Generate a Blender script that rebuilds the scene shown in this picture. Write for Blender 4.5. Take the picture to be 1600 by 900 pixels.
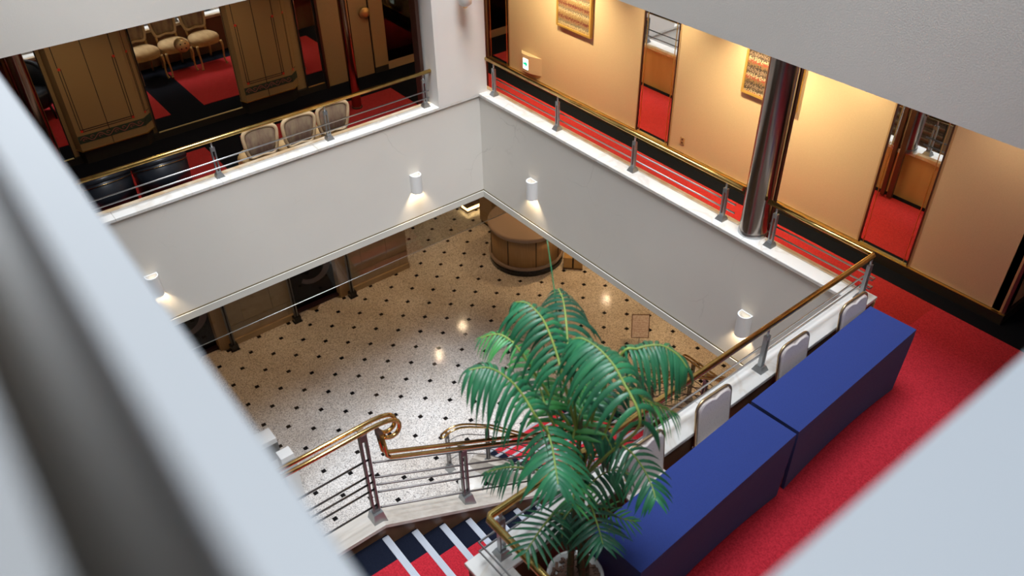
import bpy, bmesh, math, random
from mathutils import Vector, Matrix
random.seed(7)
for o in list(bpy.data.objects): bpy.data.objects.remove(o)
SC = bpy.context.scene
COL = SC.collection
PI = math.pi

# ------------------------------------------------------------------ camera
CAM = Vector((-6.1718, -8.7754, 11.0815)); FPX = 1289.1
yaw, pit, rol = math.radians(52.748), math.radians(-37.949), math.radians(-1.273)
FW = Vector((math.cos(yaw)*math.cos(pit), math.sin(yaw)*math.cos(pit), math.sin(pit)))
RT0 = Vector((math.sin(yaw), -math.cos(yaw), 0)); UP0 = RT0.cross(FW)
RT = RT0*math.cos(rol)+UP0*math.sin(rol); UP = -RT0*math.sin(rol)+UP0*math.cos(rol)
cd = bpy.data.cameras.new('camera'); cam = bpy.data.objects.new('camera', cd); COL.objects.link(cam)
cd.sensor_width = 36; cd.lens = FPX/1600*36; cd.clip_start = .02; cd.clip_end = 200
cam.matrix_world = Matrix(((RT.x,UP.x,-FW.x,CAM.x),(RT.y,UP.y,-FW.y,CAM.y),(RT.z,UP.z,-FW.z,CAM.z),(0,0,0,1)))
cd.dof.use_dof = True; cd.dof.focus_distance = 9.0; cd.dof.aperture_fstop = 1.5
SC.camera = cam
def proj(p):
    d = Vector(p)-CAM; z = d.dot(FW)
    return 800+FPX*d.dot(RT)/z, 450-FPX*d.dot(UP)/z, z
def ray(px, py): return FW+RT*((px-800)/FPX)-UP*((py-450)/FPX)
def at_depth(px, py, dep): return CAM+ray(px, py)*dep

# ------------------------------------------------------------------ world and daylight
w = bpy.data.worlds.new('world'); SC.world = w; w.use_nodes = True
bgn = w.node_tree.nodes['Background']; bgn.inputs[0].default_value = (.62,.76,1,1); bgn.inputs[1].default_value = .4
def area(name, loc, sx, sy, e, col, rot=(0,0,0)):
    l = bpy.data.lights.new(name, 'AREA'); l.shape = 'RECTANGLE'; l.size = sx; l.size_y = sy; l.energy = e; l.color = col
    o = bpy.data.objects.new(name, l); COL.objects.link(o); o.location = loc; o.rotation_euler = rot; return o
def point(name, loc, e, col, r=.03):
    l = bpy.data.lights.new(name, 'POINT'); l.energy = e; l.color = col; l.shadow_soft_size = r
    o = bpy.data.objects.new(name, l); COL.objects.link(o); o.location = loc; return o
def spot(name, loc, tgt, e, col, ang=70, blend=.6, r=.05):
    l = bpy.data.lights.new(name, 'SPOT'); l.energy = e; l.color = col; l.spot_size = math.radians(ang); l.spot_blend = blend; l.shadow_soft_size = r
    o = bpy.data.objects.new(name, l); COL.objects.link(o); o.location = loc
    o.rotation_euler = (Vector(tgt)-Vector(loc)).to_track_quat('-Z', 'Y').to_euler(); return o
area('skylight_daylight', (-3.0,-3.6,25.0), 5.9, 6.2, 2300, (.86,.93,1.0))
sl_ = bpy.data.lights.new('hazy_sun', 'SUN'); sl_.energy = 2.4; sl_.angle = math.radians(24); sl_.color = (.97,.98,1.0)
so_ = bpy.data.objects.new('hazy_sun', sl_); COL.objects.link(so_); so_.location = (-8,-14,30)
so_.rotation_euler = Vector((.14,.42,-1)).to_track_quat('-Z','Y').to_euler()
WARM = (1.0,.80,.44); WARM2 = (1.0,.78,.50)
SC.view_settings.view_transform = 'Standard'; SC.view_settings.look = 'None'
SC.view_settings.gamma = 1; SC.view_settings.use_curve_mapping = False
SC.view_settings.exposure = 0.25

# ------------------------------------------------------------------ materials
MATS = {}
def mat(name, col=(.8,.8,.8), rough=.5, metal=0., spec=.5, noise=None, bump=None, emit=None, coat=0., sheen=0.):
    if name in MATS: return MATS[name]
    m = bpy.data.materials.new(name); m.use_nodes = True; nt = m.node_tree; b = nt.nodes['Principled BSDF']
    b.inputs['Base Color'].default_value = (*col,1); b.inputs['Roughness'].default_value = rough
    b.inputs['Metallic'].default_value = metal; b.inputs['Specular IOR Level'].default_value = spec
    b.inputs['Coat Weight'].default_value = coat; b.inputs['Sheen Weight'].default_value = sheen
    if noise or bump:
        tc = nt.nodes.new('ShaderNodeTexCoord')
    if noise:      # (scale, colour2, contrast lo, hi, detail, stretch)
        sc, c2, lo, hi = noise[:4]; det = noise[4] if len(noise) > 4 else 4; st = noise[5] if len(noise) > 5 else (1,1,1)
        mp = nt.nodes.new('ShaderNodeMapping'); mp.inputs['Scale'].default_value = st
        nz = nt.nodes.new('ShaderNodeTexNoise'); nz.inputs['Scale'].default_value = sc; nz.inputs['Detail'].default_value = det
        rp = nt.nodes.new('ShaderNodeValToRGB'); rp.color_ramp.elements[0].position = lo; rp.color_ramp.elements[1].position = hi
        rp.color_ramp.elements[0].color = (*c2,1); rp.color_ramp.elements[1].color = (*col,1)
        nt.links.new(tc.outputs['Object'], mp.inputs[0]); nt.links.new(mp.outputs[0], nz.inputs[0])
        nt.links.new(nz.outputs[0], rp.inputs[0]); nt.links.new(rp.outputs[0], b.inputs['Base Color'])
    if bump:       # (scale, strength)
        nb = nt.nodes.new('ShaderNodeTexNoise'); nb.inputs['Scale'].default_value = bump[0]; nb.inputs['Detail'].default_value = 3
        bp = nt.nodes.new('ShaderNodeBump'); bp.inputs['Strength'].default_value = bump[1]; bp.inputs['Distance'].default_value = .01
        nt.links.new(tc.outputs['Object'], nb.inputs[0]); nt.links.new(nb.outputs[0], bp.inputs['Height']); nt.links.new(bp.outputs[0], b.inputs['Normal'])
    if emit:
        b.inputs['Emission Color'].default_value = (*emit[0],1); b.inputs['Emission Strength'].default_value = emit[1]
    MATS[name] = m; return m
def nodes_of(m): return m.node_tree.nodes, m.node_tree.links, m.node_tree.nodes['Principled BSDF']

def marble_mat(name, col, vein, scale=2.2, rough=.25, warp=1.5, w=(.48,.53)):
    m = mat(name, col, rough); N, L, b = nodes_of(m)
    tc = N.new('ShaderNodeTexCoord'); a = N.new('ShaderNodeTexNoise'); a.inputs['Scale'].default_value = scale; a.inputs['Detail'].default_value = 8; a.inputs['Distortion'].default_value = warp
    r = N.new('ShaderNodeValToRGB'); e = r.color_ramp.elements
    e[0].position = w[0]; e[0].color = (*col,1); e[1].position = w[1]; e[1].color = (*col,1)
    k = e.new((w[0]+w[1])/2); k.color = (*vein,1)
    L.new(tc.outputs['Object'], a.inputs[0]); L.new(a.outputs[0], r.inputs[0]); L.new(r.outputs[0], b.inputs['Base Color']); return m
M_wall = mat('painted_plaster', (.755,.725,.665), .85, noise=(.9,(.715,.685,.63),.3,.7), bump=(160,.06))
M_wall3 = mat('painted_plaster_upper', (.76,.73,.67), .85, noise=(.7,(.71,.68,.625),.3,.7), bump=(70,.16))
M_colw = mat('column_plaster', (.80,.765,.72), .8, noise=(1.5,(.76,.725,.68),.3,.7), bump=(120,.08))
# hairline cracks in the plaster
def add_cracks(m, scale, seed):
    N, L, b = nodes_of(m); tc = N.new('ShaderNodeTexCoord')
    mp = N.new('ShaderNodeMapping'); mp.inputs['Location'].default_value = (seed, seed*.7, seed*.3)
    nz = N.new('ShaderNodeTexNoise'); nz.inputs['Scale'].default_value = 1.6; nz.inputs['Detail'].default_value = 5
    mx = N.new('ShaderNodeMixRGB'); mx.inputs[0].default_value = .35
    vo = N.new('ShaderNodeTexVoronoi'); vo.feature = 'DISTANCE_TO_EDGE'; vo.inputs['Scale'].default_value = scale
    r = N.new('ShaderNodeValToRGB'); r.color_ramp.elements[0].position = 0.; r.color_ramp.elements[1].position = .006
    n2 = N.new('ShaderNodeTexNoise'); n2.inputs['Scale'].default_value = .9; r2 = N.new('ShaderNodeValToRGB'); r2.color_ramp.elements[0].position = .5; r2.color_ramp.elements[1].position = .62
    old = b.inputs['Base Color'].links[0].from_socket
    mul = N.new('ShaderNodeMath'); mul.operation = 'MULTIPLY'; inv = N.new('ShaderNodeMath'); inv.operation = 'SUBTRACT'; inv.inputs[0].default_value = 1
    sc = N.new('ShaderNodeMath'); sc.operation = 'MULTIPLY'; sc.inputs[1].default_value = .35
    fin = N.new('ShaderNodeMixRGB'); fin.inputs[2].default_value = (.4,.38,.33,1)
    L.new(tc.outputs['Object'], mp.inputs[0]); L.new(mp.outputs[0], nz.inputs[0]); L.new(mp.outputs[0], mx.inputs[1]); L.new(nz.outputs['Color'], mx.inputs[2])
    L.new(mx.outputs[0], vo.inputs[0]); L.new(vo.outputs['Distance'], r.inputs[0]); L.new(r.outputs[0], inv.inputs[1])
    L.new(mp.outputs[0], n2.inputs[0]); L.new(n2.outputs[0], r2.inputs[0]); L.new(inv.outputs[0], mul.inputs[0]); L.new(r2.outputs[0], mul.inputs[1])
    L.new(mul.outputs[0], sc.inputs[0]); L.new(sc.outputs[0], fin.inputs[0]); L.new(old, fin.inputs[1]); L.new(fin.outputs[0], b.inputs['Base Color'])
add_cracks(M_wall, 1.1, 3.1)
M_trimw = mat('trim_paint', (.66,.64,.58), .7)
M_groove = mat('groove_shade', (.16,.13,.08), .8)  # shade of the groove put into the colour of a flat strip
M_marble = marble_mat('ledge_marble', (.76,.745,.71), (.68,.64,.58), 1.1, .22, 1.6, (.46,.54))
M_marble2 = marble_mat('end_marble', (.82,.81,.78), (.55,.52,.46), 2.2, .2)
M_ledgeb = mat('ledge_band', (.66,.47,.27), .4, noise=(7,(.80,.68,.52),.35,.6))
M_trav = mat('travertine', (.80,.75,.68), .4, noise=(3,(.66,.60,.52),.3,.62,8,(1,7,7)))
M_red = mat('red_carpet', (.52,.024,.026), 1., spec=.1, noise=(75,(.33,.010,.014),.30,.62,6), bump=(260,.5), sheen=.15)
M_red2 = mat('red_carpet_lit', (.64,.030,.050), 1., spec=.1, noise=(75,(.42,.014,.026),.3,.62,6), bump=(260,.5), sheen=.15)  # brighter copy of the same carpet, light put into its colour
M_blk = mat('black_carpet', (.010,.011,.016), 1., spec=.1, noise=(200,(.004,.005,.009),.3,.65,2), bump=(260,.5))
M_navyc = mat('navy_carpet', (.014,.018,.035), 1., spec=.1, noise=(200,(.006,.009,.02),.3,.65,2), bump=(260,.5))
M_tan = mat('tan_wall_fabric', (.70,.54,.36), .9, noise=(140,(.65,.495,.325),.3,.7,2), bump=(300,.15))
M_tanedge = mat('tan_edge', (.50,.33,.18), .6)
M_pil = mat('olive_fabric', (.40,.26,.11), .85, noise=(150,(.34,.22,.09),.3,.7,2), bump=(300,.15))
M_door = mat('tan_door', (.40,.26,.13), .7, noise=(120,(.36,.23,.11),.3,.7,2))
M_line = mat('black_line', (.012,.010,.008), .6)
M_sq = mat('red_inlay', (.75,.05,.02), .35)
M_goldl = mat('gold_edge', (.85,.62,.22), .3, 1.)
M_base = mat('dark_baseboard', (.030,.024,.018), .55)
M_wood = mat('curb_wood', (.60,.40,.17), .45, noise=(4,(.50,.32,.12),.3,.7,8,(1,1,.15)), coat=.2)
M_woodd = mat('dark_wood', (.20,.11,.06), .45, noise=(5,(.13,.07,.035),.3,.7,8,(1,1,.2)))
M_mirror = mat('mirror_glass', (.86,.86,.84), .015, 1.)
M_brass = mat('polished_brass', (.82,.57,.19), .22, 1., noise=(9,(.55,.36,.10),.28,.60,5))
M_knob = mat('satin_brass', (.72,.52,.24), .38, .9)
M_brass2 = mat('clean_brass', (.80,.52,.20), .16, 1., noise=(6,(.62,.38,.14),.3,.6))
M_steel = mat('satin_steel', (.50,.51,.52), .28, 1.)
M_gun = mat('dark_steel', (.20,.19,.19), .35, 1.)
M_foot = mat('cast_foot', (.40,.42,.43), .42, .9)
M_steelc = mat('column_steel', (.40,.36,.33), .22, 1., noise=(2.5,(.28,.24,.22),.3,.7,4,(8,8,.6)))
M_bronze = mat('bronze_column', (.28,.17,.12), .18, 1.)
M_bronzef = mat('bronze_frame', (.13,.07,.055), .35, .8)
M_blue = mat('navy_cloth', (.020,.045,.235), .9, noise=(160,(.014,.034,.19),.3,.7,2), bump=(400,.2), sheen=.1)
M_white = mat('white_fabric', (.80,.725,.69), .9, noise=(150,(.62,.54,.52),.33,.40,2))
M_goldf = mat('gold_frame', (.55,.40,.22), .35, .9)
M_seat = mat('dark_seat', (.06,.05,.05), .8)
M_lw = mat('gilt_wood', (.60,.38,.15), .4, noise=(12,(.48,.29,.10),.3,.7))
M_lwb = mat('pale_wood', (.68,.50,.30), .45, noise=(12,(.58,.41,.23),.3,.7))
def stripe_mat(name, c1, c2, scale):
    m = mat(name, c1, .85); N, L, b = nodes_of(m); tc = N.new('ShaderNodeTexCoord')
    wv = N.new('ShaderNodeTexWave'); wv.inputs['Scale'].default_value = scale; wv.inputs['Distortion'].default_value = 3; wv.inputs['Detail'].default_value = 3
    r = N.new('ShaderNodeValToRGB'); r.color_ramp.elements[0].color = (*c2,1); r.color_ramp.elements[1].color = (*c1,1)
    r.color_ramp.elements[0].position = .1; r.color_ramp.elements[1].position = .6
    L.new(tc.outputs['Object'], wv.inputs[0]); L.new(wv.outputs['Color'], r.inputs[0]); L.new(r.outputs[0], b.inputs['Base Color']); return m
M_brocade = mat('brocade_back', (.36,.27,.17), .85, noise=(16,(.22,.13,.10),.34,.66,4,(1,1,.25)))
M_cush = mat('brocade_seat', (.62,.44,.22), .85, noise=(12,(.48,.31,.14),.34,.66,4,(1,.3,1)))
M_leather = mat('black_leather', (.014,.018,.026), .38, coat=.1)
M_leaf = []
for i, (c, c2) in enumerate([((.026,.200,.085),(.014,.115,.055)),((.034,.245,.095),(.020,.16,.068)),((.075,.38,.09),(.045,.27,.07)),((.014,.120,.060),(.008,.070,.040))]):
    M_leaf.append(mat('palm_leaf_%d' % i, c, .42, noise=(5,c2,.3,.7,3), coat=.15))
M_rach = mat('palm_rachis', (.32,.42,.09), .5, noise=(8,(.20,.30,.06),.3,.7))
M_cane = mat('palm_cane', (.10,.115,.045), .6, noise=(6,(.06,.06,.025),.3,.7,4,(1,1,.4)))
M_pot = mat('pot_ceramic', (.70,.69,.66), .35)
M_bark = mat('bark_chip', (.16,.085,.055), .9, noise=(20,(.09,.045,.03),.3,.7))
M_lamp = mat('lamp_white', (.80,.80,.79), .5)
M_bulb = mat('bulb_glow', (1,.9,.7), .5, emit=((1.,.72,.38),14))
M_stone = mat('lobby_stone', (.52,.41,.27), .5, noise=(2.6,(.43,.33,.21),.35,.65,7,(1,1,2.2)))
M_plinth = mat('stone_plinth', (.56,.42,.26), .45, noise=(3,(.48,.35,.2),.3,.7))
M_oak = mat('counter_oak', (.50,.32,.16), .45, noise=(6,(.42,.26,.12),.3,.7,8,(6,6,.4)))
M_ctop = mat('counter_top', (.38,.29,.24), .45, noise=(90,(.34,.26,.215),.3,.7,2))
M_granite = mat('black_granite', (.03,.03,.035), .2, noise=(60,(.006,.006,.007),.4,.6,3))
M_purple = mat('plum_panel', (.035,.014,.020), .35)
M_grout = mat('floor_grout', (.20,.15,.10), .7)
M_dot = mat('black_stone', (.010,.010,.012), .10, noise=(8,(.006,.006,.007),.3,.7))
M_nose = mat('alu_nosing', (.55,.59,.66), .5, .4)
M_lob = mat('lobby_backwall', (.36,.25,.16), .8)
M_ceil = mat('ceiling_paint', (.62,.58,.52), .9)
M_print = mat('printed_sheet', (.93,.84,.78), .7, noise=(30,(.76,.62,.55),.4,.6))
M_sign = mat('exit_sign_face', (.9,1,.95), .5, emit=((.85,1.,.93),1.6))
M_green = mat('exit_sign_green', (.0,.45,.22), .5, emit=((.0,.55,.28),1.0))
def terrazzo():
    m = mat('terrazzo', (.78,.77,.76), .10, spec=.6); N, L, b = nodes_of(m); tc = N.new('ShaderNodeTexCoord')
    geo = N.new('ShaderNodeNewGeometry')
    v = N.new('ShaderNodeTexVoronoi'); v.inputs['Scale'].default_value = 80; r = N.new('ShaderNodeValToRGB'); e = r.color_ramp.elements
    r.color_ramp.interpolation = 'CONSTANT'
    e[0].position = 0; e[0].color = (.30,.29,.29,1); e[1].position = .14; e[1].color = (.60,.58,.57,1)
    for p, c in ((.36,(.80,.78,.76)),(.62,(.90,.885,.87)),(.86,(.68,.65,.62))): k = e.new(p); k.color = (*c,1)
    sp = N.new('ShaderNodeSeparateColor')
    n = N.new('ShaderNodeTexNoise'); n.inputs['Scale'].default_value = .8; n.inputs['Detail'].default_value = 5; r2 = N.new('ShaderNodeValToRGB')
    r2.color_ramp.elements[0].position = .35; r2.color_ramp.elements[0].color = (.80,.76,.72,1); r2.color_ramp.elements[1].position = .62; r2.color_ramp.elements[1].color = (1,1,1,1)
    mx = N.new('ShaderNodeMixRGB'); mx.blend_type = 'MULTIPLY'; mx.inputs[0].default_value = 1
    L.new(geo.outputs['Position'], v.inputs[0]); L.new(v.outputs['Color'], sp.inputs[0]); L.new(sp.outputs[0], r.inputs[0])
    L.new(geo.outputs['Position'], n.inputs[0]); L.new(n.outputs[0], r2.inputs[0]); L.new(r.outputs[0], mx.inputs[1]); L.new(r2.outputs[0], mx.inputs[2]); L.new(mx.outputs[0], b.inputs['Base Color'])
    return m
M_terr = terrazzo()
def glass_mat(name, tint, f):
    m = bpy.data.materials.new(name); m.use_nodes = True; nt = m.node_tree; nt.nodes.clear()
    o = nt.nodes.new('ShaderNodeOutputMaterial'); t = nt.nodes.new('ShaderNodeBsdfTransparent'); t.inputs[0].default_value = (*tint,1)
    g = nt.nodes.new('ShaderNodeBsdfGlossy'); g.inputs['Roughness'].default_value = .02; g.inputs[0].default_value = (.9,.9,.9,1)
    mx = nt.nodes.new('ShaderNodeMixShader'); mx.inputs[0].default_value = f
    nt.links.new(t.outputs[0], mx.inputs[1]); nt.links.new(g.outputs[0], mx.inputs[2]); nt.links.new(mx.outputs[0], o.inputs[0]); return m
M_glass = glass_mat('smoke_curtain_glass', (.86,.86,.84), .045)
M_glassd = glass_mat('dark_glass', (.42,.36,.31), .03)
def weave_mat(name, cols, sz, sy):
    m = mat(name, cols[0], .8); N, L, b = nodes_of(m); tc = N.new('ShaderNodeTexCoord')
    mp = N.new('ShaderNodeMapping'); mp.inputs['Scale'].default_value = (1, sy, sz)
    n = N.new('ShaderNodeTexNoise'); n.inputs['Scale'].default_value = 1; n.inputs['Detail'].default_value = 3
    se = N.new('ShaderNodeSeparateXYZ'); wv = N.new('ShaderNodeMath'); wv.operation = 'MULTIPLY'; wv.inputs[1].default_value = 5.2
    fr = N.new('ShaderNodeMath'); fr.operation = 'FRACT'; ad = N.new('ShaderNodeMath'); ad.operation = 'ADD'
    ms = N.new('ShaderNodeMath'); ms.operation = 'MULTIPLY_ADD'; ms.inputs[1].default_value = .9; ms.inputs[2].default_value = -.45
    r = N.new('ShaderNodeValToRGB'); e = r.color_ramp.elements; r.color_ramp.interpolation = 'CONSTANT'
    e[0].position = 0; e[0].color = (*cols[0],1); e[1].position = .18; e[1].color = (*cols[1],1)
    for p, c in zip((.36,.52,.66,.84), cols[2:]): k = e.new(p); k.color = (*c,1)
    L.new(tc.outputs['Object'], mp.inputs[0]); L.new(mp.outputs[0], n.inputs[0]); L.new(tc.outputs['Object'], se.inputs[0]); L.new(se.outputs[2], wv.inputs[0])
    L.new(n.outputs[0], ms.inputs[0]); L.new(wv.outputs[0], ad.inputs[0]); L.new(ms.outputs[0], ad.inputs[1]); L.new(ad.outputs[0], fr.inputs[0]); L.new(fr.outputs[0], r.inputs[0]); L.new(r.outputs[0], b.inputs['Base Color'])
    return m
M_weave1 = weave_mat('woven_art_ochre', [(.14,.03,.02),(.26,.16,.07),(.32,.21,.10),(.50,.41,.26),(.17,.14,.10),(.27,.15,.08)], 46, 60)
M_weave2 = weave_mat('woven_art_dark', [(.04,.025,.02),(.18,.11,.05),(.26,.05,.03),(.44,.36,.24),(.06,.04,.03),(.22,.15,.11)], 46, 60)

# ------------------------------------------------------------------ mesh builder
class MB:
    def __init__(s): s.v = []; s.f = []; s.sm = []
    def add(s, vs, fs, smooth=False):
        n = len(s.v); s.v += [tuple(p) for p in vs]; s.f += [tuple(i+n for i in f) for f in fs]; s.sm += [smooth]*len(fs); return s
    def box(s, x0, x1, y0, y1, z0, z1, M=None):
        vs = [Vector((x,y,z)) for z in (z0,z1) for y in (y0,y1) for x in (x0,x1)]
        if M is not None: vs = [M @ p for p in vs]
        return s.add(vs, [(0,2,3,1),(4,5,7,6),(0,1,5,4),(2,6,7,3),(0,4,6,2),(1,3,7,5)])
    def cham(s, x0, x1, y0, y1, z0, z1, c, M=None):   # box with chamfered upper and lower rims
        vs = []
        for z, k in ((z0,c),(z0+c,0),(z1-c,0),(z1,c)):
            vs += [Vector(p) for p in ((x0+k,y0+k,z),(x1-k,y0+k,z),(x1-k,y1-k,z),(x0+k,y1-k,z))]
        if M is not None: vs = [M @ p for p in vs]
        fs = [(3,2,1,0),(12,13,14,15)]
        for r in range(3):
            for i in range(4): a = r*4+i; b2 = r*4+(i+1) % 4; fs.append((a,b2,b2+4,a+4))
        return s.add(vs, fs)
    def prism(s, poly, z0, z1, M=None, smooth=False):
        n = len(poly); vs = [Vector((x,y,z0)) for x,y in poly]+[Vector((x,y,z1)) for x,y in poly]
        if M is not None: vs = [M @ p for p in vs]
        s.add(vs, [tuple(range(n-1,-1,-1)), tuple(range(n,2*n))])
        k = len(s.v)-2*n
        s.f += [(k+i,k+(i+1) % n,k+n+(i+1) % n,k+n+i) for i in range(n)]; s.sm += [smooth]*n; return s
    def frustum(s, cx, cy, z0, z1, a, b2):
        vs = [(cx+sx*a,cy+sy*a,z0) for sx,sy in ((-1,-1),(1,-1),(1,1),(-1,1))]+[(cx+sx*b2,cy+sy*b2,z1) for sx,sy in ((-1,-1),(1,-1),(1,1),(-1,1))]
        return s.add(vs, [(3,2,1,0),(4,5,6,7),(0,1,5,4),(1,2,6,5),(2,3,7,6),(3,0,4,7)])
    def tube(s, path, r, n=10, closed=False, cap=True):
        P = [Vector(p) for p in path]; m = len(P); rings = []; prev = None
        for i, p in enumerate(P):
            if closed: t = (P[(i+1) % m]-P[i-1])
            else: t = (P[min(i+1,m-1)]-P[max(i-1,0)])
            t.normalize()
            if prev is None:
                u = t.orthogonal().normalized()
            else:
                u = prev-t*prev.dot(t)
                u = u.normalized() if u.length > 1e-6 else t.orthogonal().normalized()
            prev = u; v = t.cross(u); rr = r[i] if isinstance(r,(list,tuple)) else r
            rings.append([p+u*rr*math.cos(2*PI*k/n)+v*rr*math.sin(2*PI*k/n) for k in range(n)])
        vs = [q for g in rings for q in g]; fs = []
        for i in range(m-1 if not closed else m):
            for k in range(n):
                a = i*n+k; b2 = i*n+(k+1) % n; j = (i+1) % m
                fs.append((a,b2,j*n+(k+1) % n,j*n+k))
        s.add(vs, fs, True)
        if cap and not closed:
            k0 = len(s.v)-len(vs)
            s.f += [tuple(range(k0+n-1,k0-1,-1)), tuple(range(k0+(m-1)*n,k0+m*n))]; s.sm += [False,False]
        return s
    def lathe(s, prof, cx=0, cy=0, n=32, smooth=True, a0=0, a1=2*PI):
        full = abs(a1-a0-2*PI) < 1e-6; m = n if full else n+1; vs = []
        for r, z in prof:
            vs += [(cx+r*math.cos(a0+(a1-a0)*k/n), cy+r*math.sin(a0+(a1-a0)*k/n), z) for k in range(m)]
        fs = []
        for i in range(len(prof)-1):
            for k in range(n):
                k2 = (k+1) % m; fs.append((i*m+k,i*m+k2,(i+1)*m+k2,(i+1)*m+k))
        return s.add(vs, fs, smooth)
    def disc(s, cx, cy, z, r, n=32, flip=False):
        vs = [(cx+r*math.cos(2*PI*k/n),cy+r*math.sin(2*PI*k/n),z) for k in range(n)]
        return s.add(vs, [tuple(range(n-1,-1,-1)) if flip else tuple(range(n))])
    def me(s, name, m):
        me = bpy.data.meshes.new(name); me.from_pydata(s.v, [], s.f); me.update()
        me.polygons.foreach_set('use_smooth', s.sm)
        if m is not None: me.materials.append(m)
        return me
    def build(s, name, m, parent=None, loc=None):
        o = bpy.data.objects.new(name, s.me(name, m)); COL.objects.link(o)
        if parent is not None: o.parent = parent
        if loc is not None: o.location = loc
        return o
def inst(name, me, parent=None, loc=(0,0,0), rz=0):
    o = bpy.data.objects.new(name, me); COL.objects.link(o); o.location = loc; o.rotation_euler = (0,0,rz)
    if parent is not None: o.parent = parent
    return o
def tag(o, label=None, cat=None, group=None, kind=None):
    if label: o['label'] = label
    if cat: o['category'] = cat
    if group: o['group'] = group
    if kind: o['kind'] = kind
    return o
def thing(name, label, cat, loc=(0,0,0), rz=0, group=None):
    o = bpy.data.objects.new(name, None); COL.objects.link(o); o.empty_display_size = .1
    o.location = loc; o.rotation_euler = (0,0,rz); return tag(o, label, cat, group)
def struct(name, mb, m, label=None, parent=None):
    o = mb.build(name, m, parent)
    if parent is None: o['kind'] = 'structure'
    if label: o['label'] = label
    return o
def copy_tree(o, parent=None):
    c = o.copy(); COL.objects.link(c); c.parent = parent
    for ch in list(o.children): copy_tree(ch, c)
    return c
def B(*a): return MB().box(*a)
def bez(p0, p1, p2, p3, n=10):
    p0, p1, p2, p3 = map(Vector, (p0,p1,p2,p3))
    return [p0*(1-t)**3+p1*3*t*(1-t)**2+p2*3*t*t*(1-t)+p3*t**3 for t in [i/n for i in range(n+1)]]

# ------------------------------------------------------------------ levels
Z2, ZL, LT = 5.535, 6.16, .04           # second floor, ledge top, ledge thickness
ZR = 6.635                              # handrail centre
ZB, ZC = 4.49, 4.50                     # bottom of the gallery face, lobby ceiling
ZU = 8.125                              # underside of the upper gallery face
Z3, ZL3, ZR3 = 9.775, 10.40, 10.875     # third floor
XW, YN3, YN = -6.02, -8.57, -5.82       # void: left side, near side on third floor, near side on second floor
LW = .235; YNO = YN-LW
XE = -4.48                              # free end of the near ledge
XR, YL = 1.624, 2.87                    # right corridor wall, left corridor wall

# ------------------------------------------------------------------ lobby floor: terrazzo tiles with black corner stones
fl = struct('floor', B(-9,10,-10,9,-.2,-.006), M_grout, 'polished speckled terrazzo lobby floor with small black corner stones')
PT = .66; A_ = PT/math.sqrt(2); LX, LY, LR = -.9241, 4.2245, math.radians(.63)
cu = .054; h = A_/2-.0012
octo = [(-h+cu,-h),(h-cu,-h),(h,-h+cu),(h,h-cu),(h-cu,h),(-h+cu,h),(-h,h-cu),(-h,-h+cu)]
tile_me = MB().prism(octo, -.012, 0).me('floor_tile', M_terr)
q = cu-.0016; dot_me = MB().prism([(q,0),(0,q),(-q,0),(0,-q)], -.012, 0).me('corner_stone', M_dot)
rot45 = LR+PI/4
ca, sa = math.cos(rot45), math.sin(rot45)
def in_view(x, y):
    px, py, z = proj((x,y,0))
    if px < 265 or px > 1170 or py < 300 or py > 850: return False
    if py > 640+(px-300)*1.35: return False                               # left foreground ledge
    if px > 757 and py < 302.5+(px-757)*.668-4: return False              # right gallery face
    if px < 757 and py < 302.5+(757-px)*.43-6: return False
    if px > 640 and py > 745: return False
    if x > -1 and y < -1.6 and x < 1.1: return False
    return y < 5.9
nt_ = 0; rest = MB(); restd = MB()
for i in range(-24, 25):
    for j in range(-24, 25):
        for kind in (0,1):
            u, v = (i+.5*kind)*A_, (j+.5*kind)*A_     # stones on lattice corners, tiles on cell centres
            x, y = LX+ca*u-sa*v, LY+sa*u+ca*v
            if not (-7.6 < x < 8.2 and -7 < y < 7.5): continue
            if y > 4.62 and x < 1.2: continue
            vis = in_view(x, y)
            if vis: inst('floor_tile' if kind else 'corner_stone', tile_me if kind else dot_me, fl, (x,y,0), rot45)
            else:
                M = Matrix.Translation((x,y,0)) @ Matrix.Rotation(rot45,4,'Z')
                (rest if kind else restd).prism(octo if kind else [(q,0),(0,q),(-q,0),(0,-q)], -.012, 0, M)
tag(rest.build('floor_tile', M_terr, fl), kind='stuff'); tag(restd.build('corner_stone', M_dot, fl), kind='stuff')

# ------------------------------------------------------------------ second floor slabs, carpets
def slab(name, x0, x1, y0, y1, z0, z1, m, label=None): return struct(name, B(x0,x1,y0,y1,z0,z1), m, label)
F_L = slab('floor', -9,4.5,.215,6.2,ZC+.1,Z2, M_blk, 'black carpet border of the gallery floor before the mirrored wall')
F_R = slab('floor', .215,4.5,-10,.215,ZC+.1,Z2, M_blk, 'black carpet border of the corridor floor')
F_N = slab('floor', XE+.22,.215,-10,YN-.215,ZC+.1,Z2, M_blk, 'near gallery floor under the navy tables')
F_W = slab('floor', -9,XW-.02,-4.5,.215,ZC+.1,Z2, M_blk, 'left gallery floor out of sight')
e = .004
struct('red_carpet', B(.30,1.37,YNO-.12,.215,Z2-.01,Z2+e), M_red, None, F_R)
struct('red_carpet', B(.30,1.37,-10,YNO-.12,Z2-.01,Z2+e), M_red2, None, F_R)
struct('red_carpet', B(.18,.30,-10,YNO-.12,Z2-.01,Z2+e), M_red2, None, F_R)
struct('red_carpet', B(XE+.3,.18,-10,YNO-.12,Z2-.01,Z2+e), M_red2, None, F_N)
for x0, x1 in ((-8.6,-6.31),(-5.79,-3.24),(-2.72,-.17),(.36,1.37)):
    struct('red_carpet', B(x0,x1,.60 if x0 < 0 else .215,2.2,Z2-.01,Z2+e), M_red, None, F_L)
struct('red_carpet', B(-8.6,-7.0,-4.3,.4,Z2-.01,Z2+e), M_red, None, F_W)
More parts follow.
